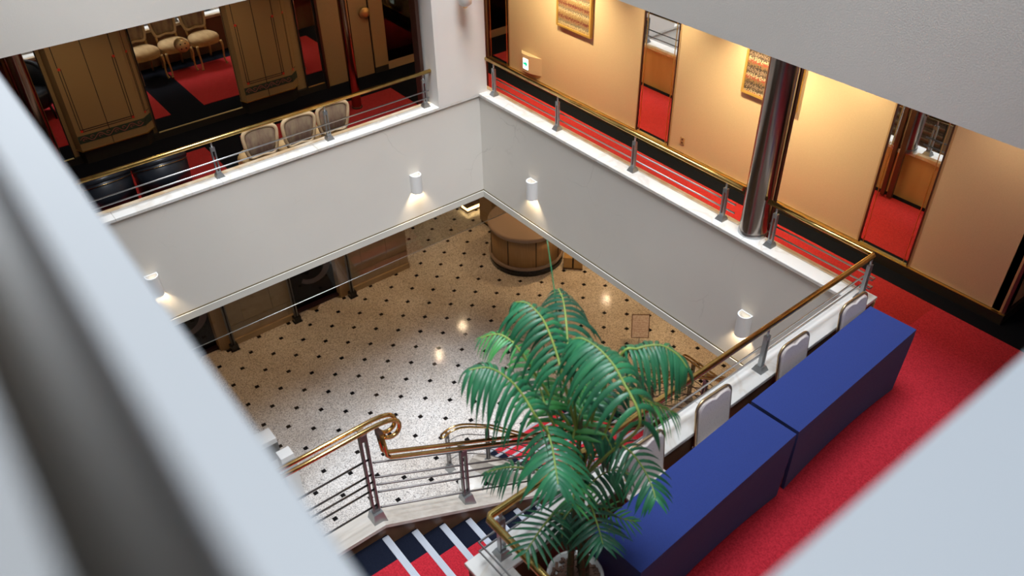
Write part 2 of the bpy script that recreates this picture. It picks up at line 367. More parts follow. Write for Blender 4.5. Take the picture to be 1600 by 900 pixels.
# underside: the lobby ceiling, open at the void
for a in ((-9,10,.02,9),(.02,10,-10,.02),(XE+.22,.02,-10,YN-.02),(-9,XW-.02,-10,.02)):
    struct('ceiling', B(a[0],a[1],a[2],a[3],ZC,ZC+.1), M_ceil, 'lobby ceiling around the void')

# ------------------------------------------------------------------ gallery faces of the second floor
def face(name, x0, x1, y0, y1, label): return struct(name, B(x0,x1,y0,y1,ZB+.03,ZL-LT), M_wall, label)
W_L = face('wall_back_left', XW-.4,.2,.02,.20, 'off-white plaster gallery face on the left, two lamps on it')
W_R = face('wall_back_right', .02,.20,YN-.2,.02, 'off-white cracked plaster gallery face on the right')
W_N = face('wall_near', XE+.02,.2,YN-.20,YN-.02, 'gallery face below the near ledge')
W_NE = struct('wall_stair_end', B(XE+.02,XE+.2,-10,YN-.02,ZC,ZL-LT), M_woodd, 'reddish wooden side of the stair opening below the marble ledge')
W_W = face('wall_left', XW-.2,XW-.02,-4.30,.2, 'gallery face on the left side of the void')
n = 0
def lip(x0, x1, y0, y1):
    global n; n += 1
    struct('trim_%d' % n, B(x0,x1,y0,y1,ZB,ZB+.10), M_trimw, 'narrow lip along the foot of the gallery face')
    n += 1
lip(XW,.05,0,.06); lip(0,.06,YN,.0); lip(XE,0,YN-.06,YN)
struct('trim_20', B(XW,.02,.012,.03,ZB+.10,ZB+.118), M_groove, 'dark strip standing in for the shadow groove along the left gallery face')
struct('trim_21', B(.012,.03,YN,.02,ZB+.10,ZB+.118), M_groove, 'dark strip standing in for the shadow groove along the right gallery face')
# inner wooden sides of the parapets
struct('trim_30', B(XW,.2,.20,.215,Z2,ZL-LT), M_woodd, 'brown wooden back of the left parapet')
tr = struct('trim_31', B(.20,.215,YNO,.2,Z2,ZL-LT), M_wood, 'honey wooden back of the right parapet')
struct('trim_32', B(XE+.2,.215,YN-.215,YN-.20,Z2,ZL-LT), M_woodd, 'wooden back of the near parapet')
# marble ledges, slab by slab; brownish marble strip along the corridor edge
def ledge(name, label, segs, axis, fixed, inward, z=ZL, LW=LW):
    root = bpy.data.objects.new(name, None); COL.objects.link(root); root['kind'] = 'structure'; root['label'] = label
    for a, b2 in segs:
        if axis == 'x': x0, x1, y0, y1 = a, b2, min(fixed,fixed+inward*LW), max(fixed,fixed+inward*LW)
        else: y0, y1, x0, x1 = a, b2, min(fixed,fixed+inward*LW), max(fixed,fixed+inward*LW)
        g = .0012
        if axis == 'x': MB().cham(x0+g,x1-g,y0,y1,z-LT,z,.004).build('ledge_slab', M_marble, root)
        else: MB().cham(x0,x1,y0+g,y1-g,z-LT,z,.004).build('ledge_slab', M_marble, root)
    return root
def cuts(a, b2, k): return [(a+(b2-a)*i/k, a+(b2-a)*(i+1)/k) for i in range(k)]
LG_L = ledge('trim_40', 'white marble ledge on the left gallery', cuts(XW-.2,.0,5), 'x', 0, 1)
LG_R = ledge('trim_41', 'white marble ledge on the right gallery', cuts(YN,.235,5), 'y', 0, 1)
ROTN = Matrix.Translation((0,YN,0)) @ Matrix.Rotation(math.radians(1.57),4,'Z') @ Matrix.Translation((0,-YN,0))
LG_N = ledge('trim_42', 'white marble ledge beside the navy tables', cuts(XE,LW,4), 'x', YN, -1)
LG_E = ledge('trim_43', 'veined white marble ledge at the stair end', cuts(-10,YNO,4), 'y', XE, 1)
for o_ in (LG_N,LG_E,W_N,W_NE,bpy.data.objects['trim_5'],bpy.data.objects['trim_32']): o_.matrix_world = ROTN
# brown edge strip: a rounded bead of brown marble on the corridor side of the left and right ledges
struct('trim_44', MB().cham(XW-.2,-.68,LW-.055,LW+.006,ZL-LT+.002,ZL+.012,.006), M_ledgeb, 'brownish stone bead on the left ledge')
struct('trim_45', MB().cham(LW-.055,LW+.006,-4.42,.20,ZL-LT+.002,ZL+.012,.006), M_ledgeb, 'brownish stone bead on the right ledge')
struct('trim_46', MB().cham(LW-.055,LW+.006,-5.80,-4.78,ZL-LT+.002,ZL+.012,.006), M_ledgeb, 'brownish stone bead near the ledge corner')

# ------------------------------------------------------------------ third floor: faces, ledges, floors, roof
def face3(name, x0, x1, y0, y1, lab): return struct(name, B(x0,x1,y0,y1,ZU,ZL3-LT), M_wall3, lab)
face3('wall_upper_left', XW-.4,.2,.0,.20, 'rough white face of the upper gallery, top left')
face3('wall_upper_right', .0,.20,YN3-.2,.0, 'rough white face of the upper gallery, top right')
face3('wall_upper_near', XW-.2,.2,YN3-.2,YN3, 'upper gallery face below the camera')
face3('wall_upper_west', XW-.2,XW,YN3-.2,.2, 'upper gallery face on the left of the camera')
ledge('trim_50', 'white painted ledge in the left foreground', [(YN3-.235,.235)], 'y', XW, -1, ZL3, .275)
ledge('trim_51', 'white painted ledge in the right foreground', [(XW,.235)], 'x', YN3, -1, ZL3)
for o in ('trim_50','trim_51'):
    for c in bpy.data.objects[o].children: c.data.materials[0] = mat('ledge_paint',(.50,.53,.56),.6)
ledge('trim_52', 'upper ledge above the left gallery', [(XW,.235)], 'x', 0, 1, ZL3)
ledge('trim_53', 'upper ledge above the right gallery', [(YN3,0)], 'y', 0, 1, ZL3)
for a in ((-9,4.5,.2,6.2),(.2,4.5,-12,.2),(-9,.2,-12,YN3-.2),(-9,XW-.2,YN3-.2,.2)):
    struct('ceiling', B(*a,ZU+.12,Z3-.4), M_ceil, 'gallery ceiling under the third floor')
    struct('floor', B(*a,Z3-.4,Z3), M_blk, 'dark carpet of the third floor')
# outer shell and skylight shaft
M_shell = mat('shell_paint', (.66,.62,.56), .9)
struct('wall_outer_west', B(-9.2,-9,-12,9,-.2,13.2), M_shell, 'outer wall beyond the left gallery')
struct('wall_outer_near', B(-9.2,10,-12.2,-12,-.2,13.2), M_shell, 'outer wall behind the camera')
struct('wall_outer_right', B(4.5,4.7,-12,6.4,Z2,13.2), M_shell, 'outer wall beyond the right corridor')
struct('wall_outer_back', B(-9,4.7,6.2,6.4,Z2,13.2), M_shell, 'outer wall beyond the mirrored wall')
for a in ((-9,4.7,.2,6.4),(.2,4.7,-12,.2),(-9,.2,-12,YN3),(-9,XW-.2,YN3,.2)):
    struct('ceiling', B(*a,13.0,13.2), M_ceil, 'ceiling of the third floor')
# lobby shell
struct('wall_lobby_back', B(-9,10,8.8,9,0,ZC), M_lob, 'brown back wall of the lobby')
struct('wall_lobby_right', B(9.8,10,-10,8.8,0,ZC), M_lob, 'brown right wall of the lobby')

# ------------------------------------------------------------------ white corner column with bronze shutter channels
wc = struct('wall_corner_column', B(-.67,.14,-.001,.36,ZL-.005,ZU), M_colw, 'off-white plaster column standing at the corner of the void')
struct('trim_60', B(-.75,-.70,.26,.40,Z2,ZU), M_bronzef, 'dark bronze shutter channel left of the white column')
struct('trim_61', MB().box(.25,.31,.34,.40,Z2,ZU).box(.36,.42,.34,.40,Z2,ZU), M_bronzef, 'dark bronze shutter channel right of the white column')

# ------------------------------------------------------------------ railings of the second floor
def post_parts(root, x, y, along, zbase=ZL, ztop=ZR, stem=.09):
    p = MB().frustum(0,0,0,.05,.052,.032).build('post', M_foot, root, (x,y,zbase))
    if along == 'y': p.rotation_euler = (0,0,PI/2)
    hb = ztop-zbase-stem
    m = MB().box(-.026,-.012,-.017,.017,.05,hb).box(.012,.026,-.017,.017,.05,hb).box(-.012,.012,-.015,.015,hb-.05,hb).box(-.012,.012,-.015,.015,.05,.075)
    m.build('slotted_upright', M_foot, p); MB().tube([(0,0,hb),(0,0,ztop-zbase-.012)],.011,8).build('stem', M_steel, p)
    return p
BZ = (6.385,6.285)
r = thing('balcony_railing', 'brass-topped railing along the left gallery, black and gilded chairs behind it', 'railing', (-3.3,.15,ZL))
o0 = Vector((-3.3,.15,ZL)); lo = lambda p: Vector(p)-o0
MB().tube([lo((XW-.2,.15,ZR)),lo((-.655,.15,ZR))],.026,14).build('handrail', M_brass, r)
for z in BZ: MB().tube([lo((XW-.2,.12,z)),lo((-.74,.12,z))],.009,8).build('bar', M_steel, r)
for x in (-5.18,-3.71,-2.25,-.79): post_parts(r, x+3.3, 0, 'x', 0, ZR-ZL)
r = thing('balcony_railing', 'brass-topped railing along the right corridor, ending at the steel column', 'railing', (.14,-2.2,ZL))
o0 = Vector((.14,-2.2,ZL))
MB().tube([lo((.14,.0,ZR)),lo((.14,-4.44,ZR))],.026,14).build('handrail', M_brass, r)
for z in BZ: MB().tube([lo((.17,-.15,z)),lo((.17,-4.36,z))],.009,8).build('bar', M_steel, r)
for y in (-.17,-1.51,-2.88,-4.23): post_parts(r, 0, y+2.2, 'y', 0, ZR-ZL)
r = thing('balcony_railing', 'brass-topped railing turning the corner beside the navy tables and the palm', 'railing', (.14,-5.95,ZL))
o0 = Vector((.14,-5.95,ZL)); xE = -4.33; yN = -5.945; yNE = -6.035
MB().tube([lo((.14,-4.76,ZR)),lo((.14,yN+.02,ZR)),lo((.12,yN,ZR)),lo((xE+.025,yNE,ZR)),lo((xE,yNE-.02,ZR)),lo((xE+.1,-9.8,ZR))],.027,14).build('handrail', M_brass, r)
for z in BZ:
    MB().tube([lo((.17,-4.80,z)),lo((.17,yN-.06,z)),lo((.12,yN-.06,z)),lo((.115,yN+.03,z)),lo((xE-.06,yNE+.03,z)),lo((xE+.04,-9.8,z))],.009,8).build('bar', M_steel, r)
post_parts(r, 0, -4.87+5.95, 'y', 0, ZR-ZL)
for x in (.10,-1.41,-2.82,-4.23): post_parts(r, x-.14, yN+(x-.1)/-4.43*(yNE-yN)+5.95-.01, 'x', 0, ZR-ZL)
for y in (-7.4,): post_parts(r, xE-.14, y+5.95, 'y', 0, ZR-ZL)
# third floor rail right in front of the camera
r = thing('balcony_railing', 'blurred satin steel rail on the ledge in the left foreground', 'railing', (-6.172,-4.5,ZL3))
MB().tube([(0,-4.2,ZR3-ZL3-.05),(0,4.6,ZR3-ZL3-.05)],.0255,20).build('handrail', mat('dull_steel',(.60,.585,.56),.40,1.), r)
for y in (-1.2,.3,1.8,3.2,4.4): post_parts(r, 0, y, 'y', 0, ZR3-ZL3-.05)

# ------------------------------------------------------------------ steel column in the right railing
t = thing('steel_column', 'brushed steel column rising from the marble ledge in the right corridor', 'column', (.20,-4.60,ZL))
MB().lathe([(.142,.05),(.142,2.2)],0,0,40).build('shaft', M_steelc, t)
MB().lathe([(.150,0),(.150,.035),(.142,.05)],0,0,40).build('base_ring', M_steel, t)
MB().box(.13,.175,-.10,-.04,-.6,2.2).box(.13,.175,.0,.05,-.6,2.2).build('shutter_channel', M_bronzef, t)
# slim bronze columns in the left gallery
for x, y, lab in ((-.93,1.93,'slim bronze column standing on the red carpet near the tan doors'),(-5.13,1.93,'slim bronze column at the far left beside the fluted mirror')):
    t = thing('bronze_column', lab.replace('fluted ',''), 'column', (x,y,Z2), 0, 'slim columns of the left gallery')
    rc = .072 if x > -2 else .092
    MB().lathe([(rc,.03),(rc,ZU+.12-Z2)],0,0,28).build('shaft', M_bronze, t)
    MB().lathe([(.0,.0),(rc+.01,.0),(rc+.01,.02),(rc,.03)],0,0,28).build('base_ring', M_bronzef, t)

# ------------------------------------------------------------------ left gallery wall: mirrors, pilasters, doors
struct('wall_mirrored', B(-9,-.93,YL+.02,YL+.2,Z2,ZU+.12), M_pil, 'brown wall behind the mirrors and pilasters')
struct('wall_mirrored_end', B(-.93,.22,YL+.03,YL+.2,Z2,ZU+.12), M_door, 'brown wall behind the tan doors')
bb = struct('baseboard_left', B(-9,-.93,YL-.02,YL+.02,Z2,Z2+.095), M_base, 'black skirting below the mirrors')
def wall_mirror(name, label, x0, x1):
    t = thing(name, label, 'mirror', ((x0+x1)/2,YL,Z2+.1)); hw = (x1-x0)/2; H = ZU-Z2
    B(-hw,hw,0,.02,0,H).build('mirror_glass', M_mirror, t)
    MB().box(-hw,hw,-.018,0,-.008,.0).build('gold_sill', M_goldl, t)
    for s in (-1,1): B(s*hw-.006,s*hw+.006,-.02,.02,-.01,H).build('edge_strip', M_line, t)
    return t
wall_mirror('wall_mirror', 'tall mirror at the far left reflecting the black chairs', -6.4,-4.80)
mdr = wall_mirror('wall_mirror', 'wide mirror door with round knob reflecting the gilded chairs', -3.64,-2.35)
def knob(root, x, z, holes):
    M = Matrix.Translation((x,-.005,z)) @ Matrix.Rotation(PI/2,4,'X')
    k = MB(); k.lathe([(.0,.0),(.06,.0),(.075,.012),(.088,.02),(.09,.055),(.082,.062),(.0,.062)],0,0,32); k.v = [tuple(M @ Vector(v)) for v in k.v]
    ko = k.build('round_knob', M_knob, root)
    d = MB()
    for sx, sz in ((-1,-1),(1,-1),(1,1),(-1,1)):
        d.prism([(sx*.033+.013*math.cos(a), sz*.033+.013*math.sin(a)) for a in (0,PI/2,PI,1.5*PI)], .060, .064, M)
    if holes: d.build('knob_hole', M_line, ko)
knob(mdr, 0.0, 6.77-Z2-.1, True)
wall_mirror('wall_mirror', 'narrow mirror between the right pilaster and the tan doors', -1.27,-.965)
def pilaster(label, x0, x1, sides):
    t = thing('pilaster', label, 'pilaster', ((x0+x1)/2,YL,Z2), 0, 'inlaid pilasters between the mirrors'); hw = (x1-x0)/2
    zb = .20; H = ZU+.12-Z2; yf = -.12; sw = .13
    MB().prism([(-hw+.05,yf),(hw,yf),(hw+sw,.0),(hw+sw,.015),(-hw,.015),(-hw,.0)], zb, H).build('body', M_pil, t)
    MB().prism([(-hw+.07,yf+.03),(hw-.02,yf+.03),(hw+sw-.03,.0),(hw+sw-.03,.015),(-hw+.02,.015),(-hw+.02,.0)], 0, zb).build('plinth', M_base, t)
    g = MB()
    for (ax,ay),(bx,by) in (((-hw,0),(-hw+.05,yf)),((-hw+.05,yf),(hw,yf)),((hw,yf),(hw+sw,0))):
        d = Vector((bx-ax,by-ay,0)).normalized(); nn = Vector((d.y,-d.x,0))*.006
        g.prism([(ax,ay),(ax+nn.x,ay+nn.y),(bx+nn.x,by+nn.y),(bx,by)], zb-.004, zb+.008)
    g.build('gold_edge', M_goldl, t)
    zs, zt_, i1, i2 = .485, 1.36, hw-.115, .025
    y = yf-.002
    # centre joint, frame lines, red corner squares
    B(-.004,.004,y-.002,y+.004,zb,H).build('centre_joint', M_line, t)
    for s in (-1,1):
        B(s*i1-.004,s*i1+.004,y-.002,y+.004,zs,H).build('inlay_line', M_line, t)
        B(s*(i1-i2*1.3)-.004,s*(i1-i2*1.3)+.004,y-.002,y+.004,zs,zt_).build('inlay_line', M_line, t)
        for z in (zs,zt_): B(s*(i1-.012)-.016,s*(i1-.012)+.016,y-.005,y+.004,z-.016,z+.016).build('red_square', M_sq, t)
    for z in (zs-.012,zs+.018): B(-i1,i1,y-.002,y+.004,z-.004,z+.004).build('inlay_line', M_line, t)
    # side inlays and the green scroll band
    for s in (1,):
        d = Vector((s*sw,-yf,0)).normalized(); nn = Vector((s*-yf, -sw, 0)).normalized()*.003
        nn = Vector((-d.y*-s, -abs(d.x), 0)).normalized()*.003 if False else Vector((s*.12,-.13,0)).normalized()*.003
        def sidebox(u0, u1, z0, z1, nm, m, th=.003):
            p0 = Vector((s*hw,yf,0))+d*u0; p1 = Vector((s*hw,yf,0))+d*u1; k = nn.normalized()*th
            pl = [(p0.x,p0.y),(p0.x+k.x,p0.y+k.y),(p1.x+k.x,p1.y+k.y),(p1.x,p1.y)]
            if s < 0: pl = pl[::-1]
            MB().prism(pl[::-1], z0, z1).build(nm, m, t)
        sidebox(.06,.067,zs,H,'inlay_line',M_line); sidebox(.085,.092,zs,zt_,'inlay_line',M_line); sidebox(.06,.17,zs,zs+.007,'inlay_line',M_line)
        for z in (zs,zt_): sidebox(.058,.09,z-.015,z+.015,'red_square',M_sq,.006)
        sidebox(.0,.176,.315,.425,'scroll_band',M_band)
    B(-hw+.05,hw,yf-.003,yf+.004,.315,.425).build('scroll_band', M_band, t)
    m = MB()
    nseg = 60
    for c0, ph in ((0,0),):
        path = [(-hw+.07+(2*hw-.09)*i/nseg, yf-.004, .37+.034*math.sin(2*PI*4.0*i/nseg)) for i in range(nseg+1)]
        m.tube(path, .0065, 5)
    for k in range(8):
        cx = -hw+.07+(2*hw-.09)*(k+.5)/8; sgn = 1 if k % 2 else -1
        m.tube([(cx+.03*math.cos(a)*(1-.12*a), yf-.004, .37+sgn*(.012)+.022*math.sin(a)*(1-.12*a)) for a in [i*.5 for i in range(11)]], .005, 5)
    m.build('scroll_ornament', M_scroll, t)
    return t
M_band = mat('green_band', (.045,.070,.040), .7, noise=(14,(.03,.05,.03),.3,.7)); M_scroll = mat('rose_scroll', (.32,.12,.09), .7)
pilaster('olive inlaid pilaster left of the wide mirror door', -4.74,-3.80, 0)
pilaster('olive inlaid pilaster right of the wide mirror door', -2.36,-1.54, 0)
d1 = struct('door_1', B(-.91,-.06,YL-.0,YL+.03,Z2+.005,ZU+.12), M_door, 'plain tan door with a round brass knob')
MB().box(-.955,-.915,YL-.05,YL+.03,Z2,ZU).build('door_frame', M_bronzef, d1); MB().box(-.055,-.045,YL-.012,YL+.03,Z2,ZU).build('door_edge', M_line, d1)
k = thing('door_pull', 'round brass door knob on the tan door', 'knob', (-.14,YL,6.57)); knob(k, 0, 0, False)
k.parent = d1; 
for key in ('category','label'): del k[key]
d2 = struct('wall_tan_return', B(-.045,.20,YL-.03,YL+.03,Z2+.10,ZU), M_door, 'narrow tan wall panel right of the door')
struct('baseboard_return', B(-.045,.20,YL-.02,YL+.03,Z2,Z2+.10), M_base, 'dark skirting below the narrow tan panel')
# glazed alcove with a raised floor at the end of the gallery
al = struct('floor_alcove', B(.20,1.62,YL,5.4,Z2-.02,Z2+.12), mat('alcove_carpet',(.055,.014,.016),1.), 'dark raised floor of the glazed alcove')
struct('trim_70', B(.20,1.62,YL-.015,YL+.0,Z2-.001,Z2+.13), M_tanedge, 'tan step edge of the glazed alcove')
struct('wall_alcove_back', B(.0,1.7,5.4,5.5,Z2,ZU+.12), M_door, 'tan back wall of the glazed alcove')
struct('wall_alcove_left', B(.10,.20,YL+.03,5.4,Z2,ZU+.12), M_door, 'side wall of the glazed alcove')
struct('wall_alcove_block', B(.2,.95,4.2,5.4,Z2+.12,ZU), M_tan, 'pale block wall inside the glazed alcove')
w1 = struct('window_1', B(.20,1.60,YL+.01,YL+.02,Z2+.13,ZU), M_glassd, 'dark glass front of the alcove')

# ------------------------------------------------------------------ right corridor wall: tan panels, mirrors, pictures
wr = struct('wall_right', B(XR+.02,XR+.2,-6.71,2.2,Z2,ZU+.12), M_tanedge, 'warm tan corridor wall with mirror strips and framed weavings')
for y0, y1 in ((-.0+-1.50,1.42),(-5.06,-2.10),(-6.71,-5.66)):
    MB().box(XR,XR+.02,y0+.03,y1-.03,Z2+.125,ZU+.12).build('panel', M_tan, wr)
    for y in (y0+.015,y1-.015): B(XR-.004,XR+.02,y-.015,y+.015,Z2+.125,ZU+.12).build('panel_edge', M_tanedge, wr)
struct('wall_right_return', B(XR+.0,4.5,-6.71,-6.60,Z2+.0,ZU+.12), mat('return_wall_warm_lit',(.62,.46,.24),.9), 'wall returning at the corridor corner, warm light put into its colour')  # same wall as the corridor; its warm light is put into the yellow
struct('baseboard_right', MB().box(XR-.035,XR+.02,-6.745,1.45,Z2,Z2+.115).box(XR+.02,4.5,-6.745,-6.71,Z2,Z2+.115), M_base, 'dark skirting along the tan corridor wall')
struct('trim_71', MB().box(XR-.035,XR+.0,-6.745,1.45,Z2+.115,Z2+.121), M_goldl, 'thin gold line on the skirting')
struct('trim_72', B(XR-.01,XR+.02,-6.735,-6.705,Z2+.12,ZU), mat('plum_corner',(.09,.02,.03),.5), 'plum corner strip of the corridor wall')
def rmirror(label, y0, y1):
    t = thing('wall_mirror', label, 'mirror', (XR,(y0+y1)/2,Z2+.13)); hw = (y1-y0)/2; H = ZU-Z2
    B(0.0,.018,-hw,hw,0,H).build('mirror_glass', M_mirror, t)
    for s in (-1,1):
        B(-.012,.018,s*hw-.008,s*hw+.008,0,H).build('edge_strip', M_bronzef, t)
        B(-.006,.0,s*(hw-.05)-.003,s*(hw-.05)+.003,0,H).build('bevel_line', M_goldl, t)
    MB().box(-.02,.018,-hw,hw,-.012,0).build('gold_sill', M_goldl, t)
rmirror('narrow mirror strip left of the wall outlet, red carpet in it', -2.10,-1.50)
rmirror('narrow mirror strip right of the steel column, red carpet in it', -5.66,-5.06)
rmirror('dark mirror strip beside the white column', 1.42,1.95)
def picture(label, y0, y1, z0, z1, m):
    t = thing('framed_weaving', label, 'picture', (XR,(y0+y1)/2,(z0+z1)/2), 0, 'framed weavings in the corridor'); hw = (y1-y0)/2; hh = (z1-z0)/2; fwd = .028
    MB().box(-.030,-.0,-hw+.01,hw-.01,-hh+.01,hh-.01).build('backing', M_woodd, t)
    MB().box(-.036,-.030,-hw+.02,hw-.02,-hh+.02,hh-.02).build('weaving', m, t)
    MB().box(-.050,-.0,-hw,hw,-hh,-hh+fwd).build('frame_rail', M_lw2, t); MB().box(-.050,-.0,-hw,hw,hh-fwd,hh).build('frame_rail', M_lw2, t)
    for s in (-1,1): MB().box(-.050,-.0,s*hw-(fwd if s > 0 else 0),s*hw+(fwd if s < 0 else 0),-hh+fwd,hh-fwd).build('frame_rail', M_lw2, t)
M_lw2 = mat('gold_picture_frame', (.55,.34,.09), .45, .3)
picture('ochre weaving in a gold frame near the exit sign', -.52,.21,6.70,7.75,M_weave1)
picture('dark weaving in a gold frame behind the steel column', -3.94,-3.17,6.84,7.85,M_weave2)
# low exit sign box
t = thing('exit_sign', 'small lit green arrow sign in a tan box low on the wall', 'sign', (XR,.84,5.88))
hp = [(-.0,.25),(-.085,.14),(-.085,-.04),(-.0,-.25)]
MB().prism(hp[::-1], -.12, .16).build('housing', M_tan, t)
vs = [(-0.,.25,-.12),(-.085,.14,-.12),(-.085,-.04,-.12),(0,-.25,-.12),(0,.12,-.20),(0,-.12,-.20)]
MB().add(vs, [(0,1,2,3),(1,4,5,2),(0,4,1),(2,5,3),(0,3,5,4)]).build('underside', M_tanedge, t)  # shadow below the box, built as a wedge in a darker colour
MB().box(-.092,-.085,-.02,.10,-.07,.10).build('sign_face', M_sign, t)
a = MB(); pf = [(-.05,-.014),(.0,-.014),(.0,-.05),(.054,.006),(.0,.062),(.0,.026),(-.05,.026)]
a.add([(-.0935,.04-x,.012+z) for x,z in pf], [tuple(range(len(pf)))]); a.build('arrow', M_green, t)
t = thing('wall_outlet', 'small brown outlet plate low on the tan wall', 'outlet', (XR,-2.345,5.83))
MB().cham(-.008,.0,-.035,.035,-.055,.055,.003).build('plate', mat('outlet_plate',(.42,.28,.15),.5), t)
for z in (-.022,.022): MB().box(-.0095,-.008,-.012,.012,z-.012,z+.012).build('socket', M_bronzef, t)
# column lamp above the corner, only its lower end is in view
t = thing('column_lamp', 'white glass lamp with a bronze tip on the corner column', 'lamp', (-.25,-.14,7.45))
MB().lathe([(.0,0),(.022,.005),(.035,.02),(.045,.03)],0,0,24).build('tip', M_brass2, t)
MB().lathe([(.045,.03),(.085,.06),(.088,.30),(.0,.30)],0,0,24).build('glass_shade', mat('opal_glass',(.86,.83,.78),.3), t)
MB().tube([(-.0,.0,.17),(0,.14,.17)],.014,8).build('arm', M_brass2, t)

# ------------------------------------------------------------------ half-round wall lamps on the gallery faces
def sconce(label, x, y, side):
    t = thing('wall_lamp', label, 'lamp', (x,y,5.03), 0 if side == 'L' else -PI/2, 'half-round wall lamps on the gallery faces')
    H, R, D = .28, .078, .118      # local: wall at y=0, lamp towards -y
    out = [(-R,-.012)]+[(-R*math.cos(a), -D+R-R*math.sin(a)-.0) for a in [PI*i/14 for i in range(15)]]+[(R,-.012)]
    inn = [(p[0]*.82, -.012+(p[1]+.012)*.86) for p in out]
    m = MB(); nn = len(out)
    vs = [(px,py,z) for z in (0,H) for px,py in out]+[(px,py,z) for z in (0,H) for px,py in inn]; fs = []
    for i in range(nn-1):
        fs += [(i,i+1,nn+i+1,nn+i),(2*nn+i+1,2*nn+i,3*nn+i,3*nn+i+1),(nn+i,nn+i+1,3*nn+i+1,3*nn+i),(i+1,i,2*nn+i,2*nn+i+1)]
    m.add(vs, fs, False); m.build('shade', M_lamp, t)
    MB().box(-R,R,-.014,.0,.0,H).build('back_plate', M_lamp, t)
    MB().prism([(p[0]*.99,p[1]) for p in inn], H*.45, H*.5).build('inner_baffle', M_lamp, t)
    MB().lathe([(.0,.10),(.02,.105),(.028,.12),(.0,.13)],0,-.06,14).build('bulb', M_bulb, t)
    c = Matrix.Translation((x,y,5.03)) @ Matrix.Rotation(0 if side == 'L' else -PI/2,4,'Z')
    spot('lamp_glow_down', c @ Vector((0,-.06,.08)), c @ Vector((0,-.045,-1)), 16, WARM2, 120, .9, .02)
    spot('lamp_glow_up', c @ Vector((0,-.06,.16)), c @ Vector((0,-.045,1)), 0.35, WARM2, 120, .9, .02)
sconce('white half-round lamp on the left face near the corner', -1.15,.02,'L')
sconce('white half-round lamp on the left face beside the foreground ledge', -4.83,.02,'L')
sconce('white half-round lamp on the right face near the corner', .02,-1.18,'R')
sconce('white half-round lamp on the right face near the stairs', .02,-4.85,'R')

# ------------------------------------------------------------------ glass smoke curtain under the left face
gs = struct('window_2', B(-8.8,6.0,.10,.108,3.955,ZC), M_glass, 'hanging glass smoke curtain with a steel edge along the lobby ceiling')
MB().tube([(-8.8,.104,3.952),(6.0,.104,3.952)],.006,6).build('steel_edge', M_steel, gs)

# ------------------------------------------------------------------ lobby wall of stone panels between dark glazed doors
def stone_wall(label, name, x0, x1):
    wroot = struct(name, B(x0+.02,x1-.02,4.66,4.9,0,ZC), M_grout, label)
    B(x0,x1,4.59,4.68,0,.13).build('stone_plinth', M_plinth, wroot)
    z = .13; row = 0
    for hgt in (.34,.78,.78,.78,.78,.9):
        off = (row % 2)*.33; xs = [x0]+[x for x in [x0+off+.62*k for k in range(0,6)] if x0+.08 < x < x1-.08]+[x1]
        for a, b2 in zip(xs[:-1], xs[1:]): MB().cham(a+.003,b2-.003,4.625+random.uniform(-.002,.002),4.68,z+.003,min(z+hgt,ZC)-.003,.003).build('stone_panel', M_stone, wroot)
        z += hgt; row += 1
stone_wall('tan stone wall between the dark lobby doors', 'wall_lobby_stone_1', -3.08,-1.72)
stone_wall('tan stone wall right of the dark lobby doors', 'wall_lobby_stone_2', -.36,1.10)
stone_wall('tan stone wall at the far left of the lobby', 'wall_lobby_stone_3', -6.2,-4.4)
for i, (x0, x1) in enumerate(((-4.4,-3.08),(-1.72,-.36))):
    dd = struct('door_%d' % (i+2), B(x0,x1-.28,4.80,4.86,0,ZC), M_purple, 'dark plum glazed lobby door')
    B(x0,x1-.28,4.70,4.80,0,.06).build('door_sill', M_purple, dd)
    B(x1-.28,x1-.001,4.60,4.86,0,ZC).build('door_jamb', M_oak, dd)
    B(x0,x1-.28,4.79,4.795,.06,ZC).build('pane', M_glassd, dd)
    # pale round motif printed on the glass
    m = MB(); cx, cz = (x0+x1-.28)/2+.1, .95
    ringo = [(cx+.42*math.cos(a),4.786,cz+.42*math.sin(a)) for a in [PI*(-.75+1.4*i/24) for i in range(25)]]; ringi = [(cx+.30*math.cos(a)-.03,4.786,cz+.30*math.sin(a)) for a in [PI*(-.75+1.4*i/24) for i in range(25)]]
    m.add(ringo+ringi, [(i,i+1,25+i+1,25+i) for i in range(24)]); m.build('etched_motif', mat('etched_glass',(.16,.13,.14),.6), dd)
for x, lab in ((-3.12,'steel pole with black foot between the left door and stone wall'),(-1.74,'steel pole with black foot at the left edge of the middle door'),(-.42,'steel pole with black foot right of the middle door')):
    t = thing('door_pole', lab, 'pole', (x,4.49,0), 0, 'steel poles beside the lobby doors')
    MB().tube([(-.028,0,.12),(-.028,0,ZC)],.018,10).tube([(.028,0,.12),(.028,0,ZC)],.018,10).build('twin_pole', M_foot, t)
    B(-.010,.010,-.02,.02,.12,ZC).build('dark_web', M_line, t)
    MB().box(-.075,.075,-.06,.06,.02,.14).box(-.09,.09,-.075,.075,0,.02).build('foot', M_granite, t)

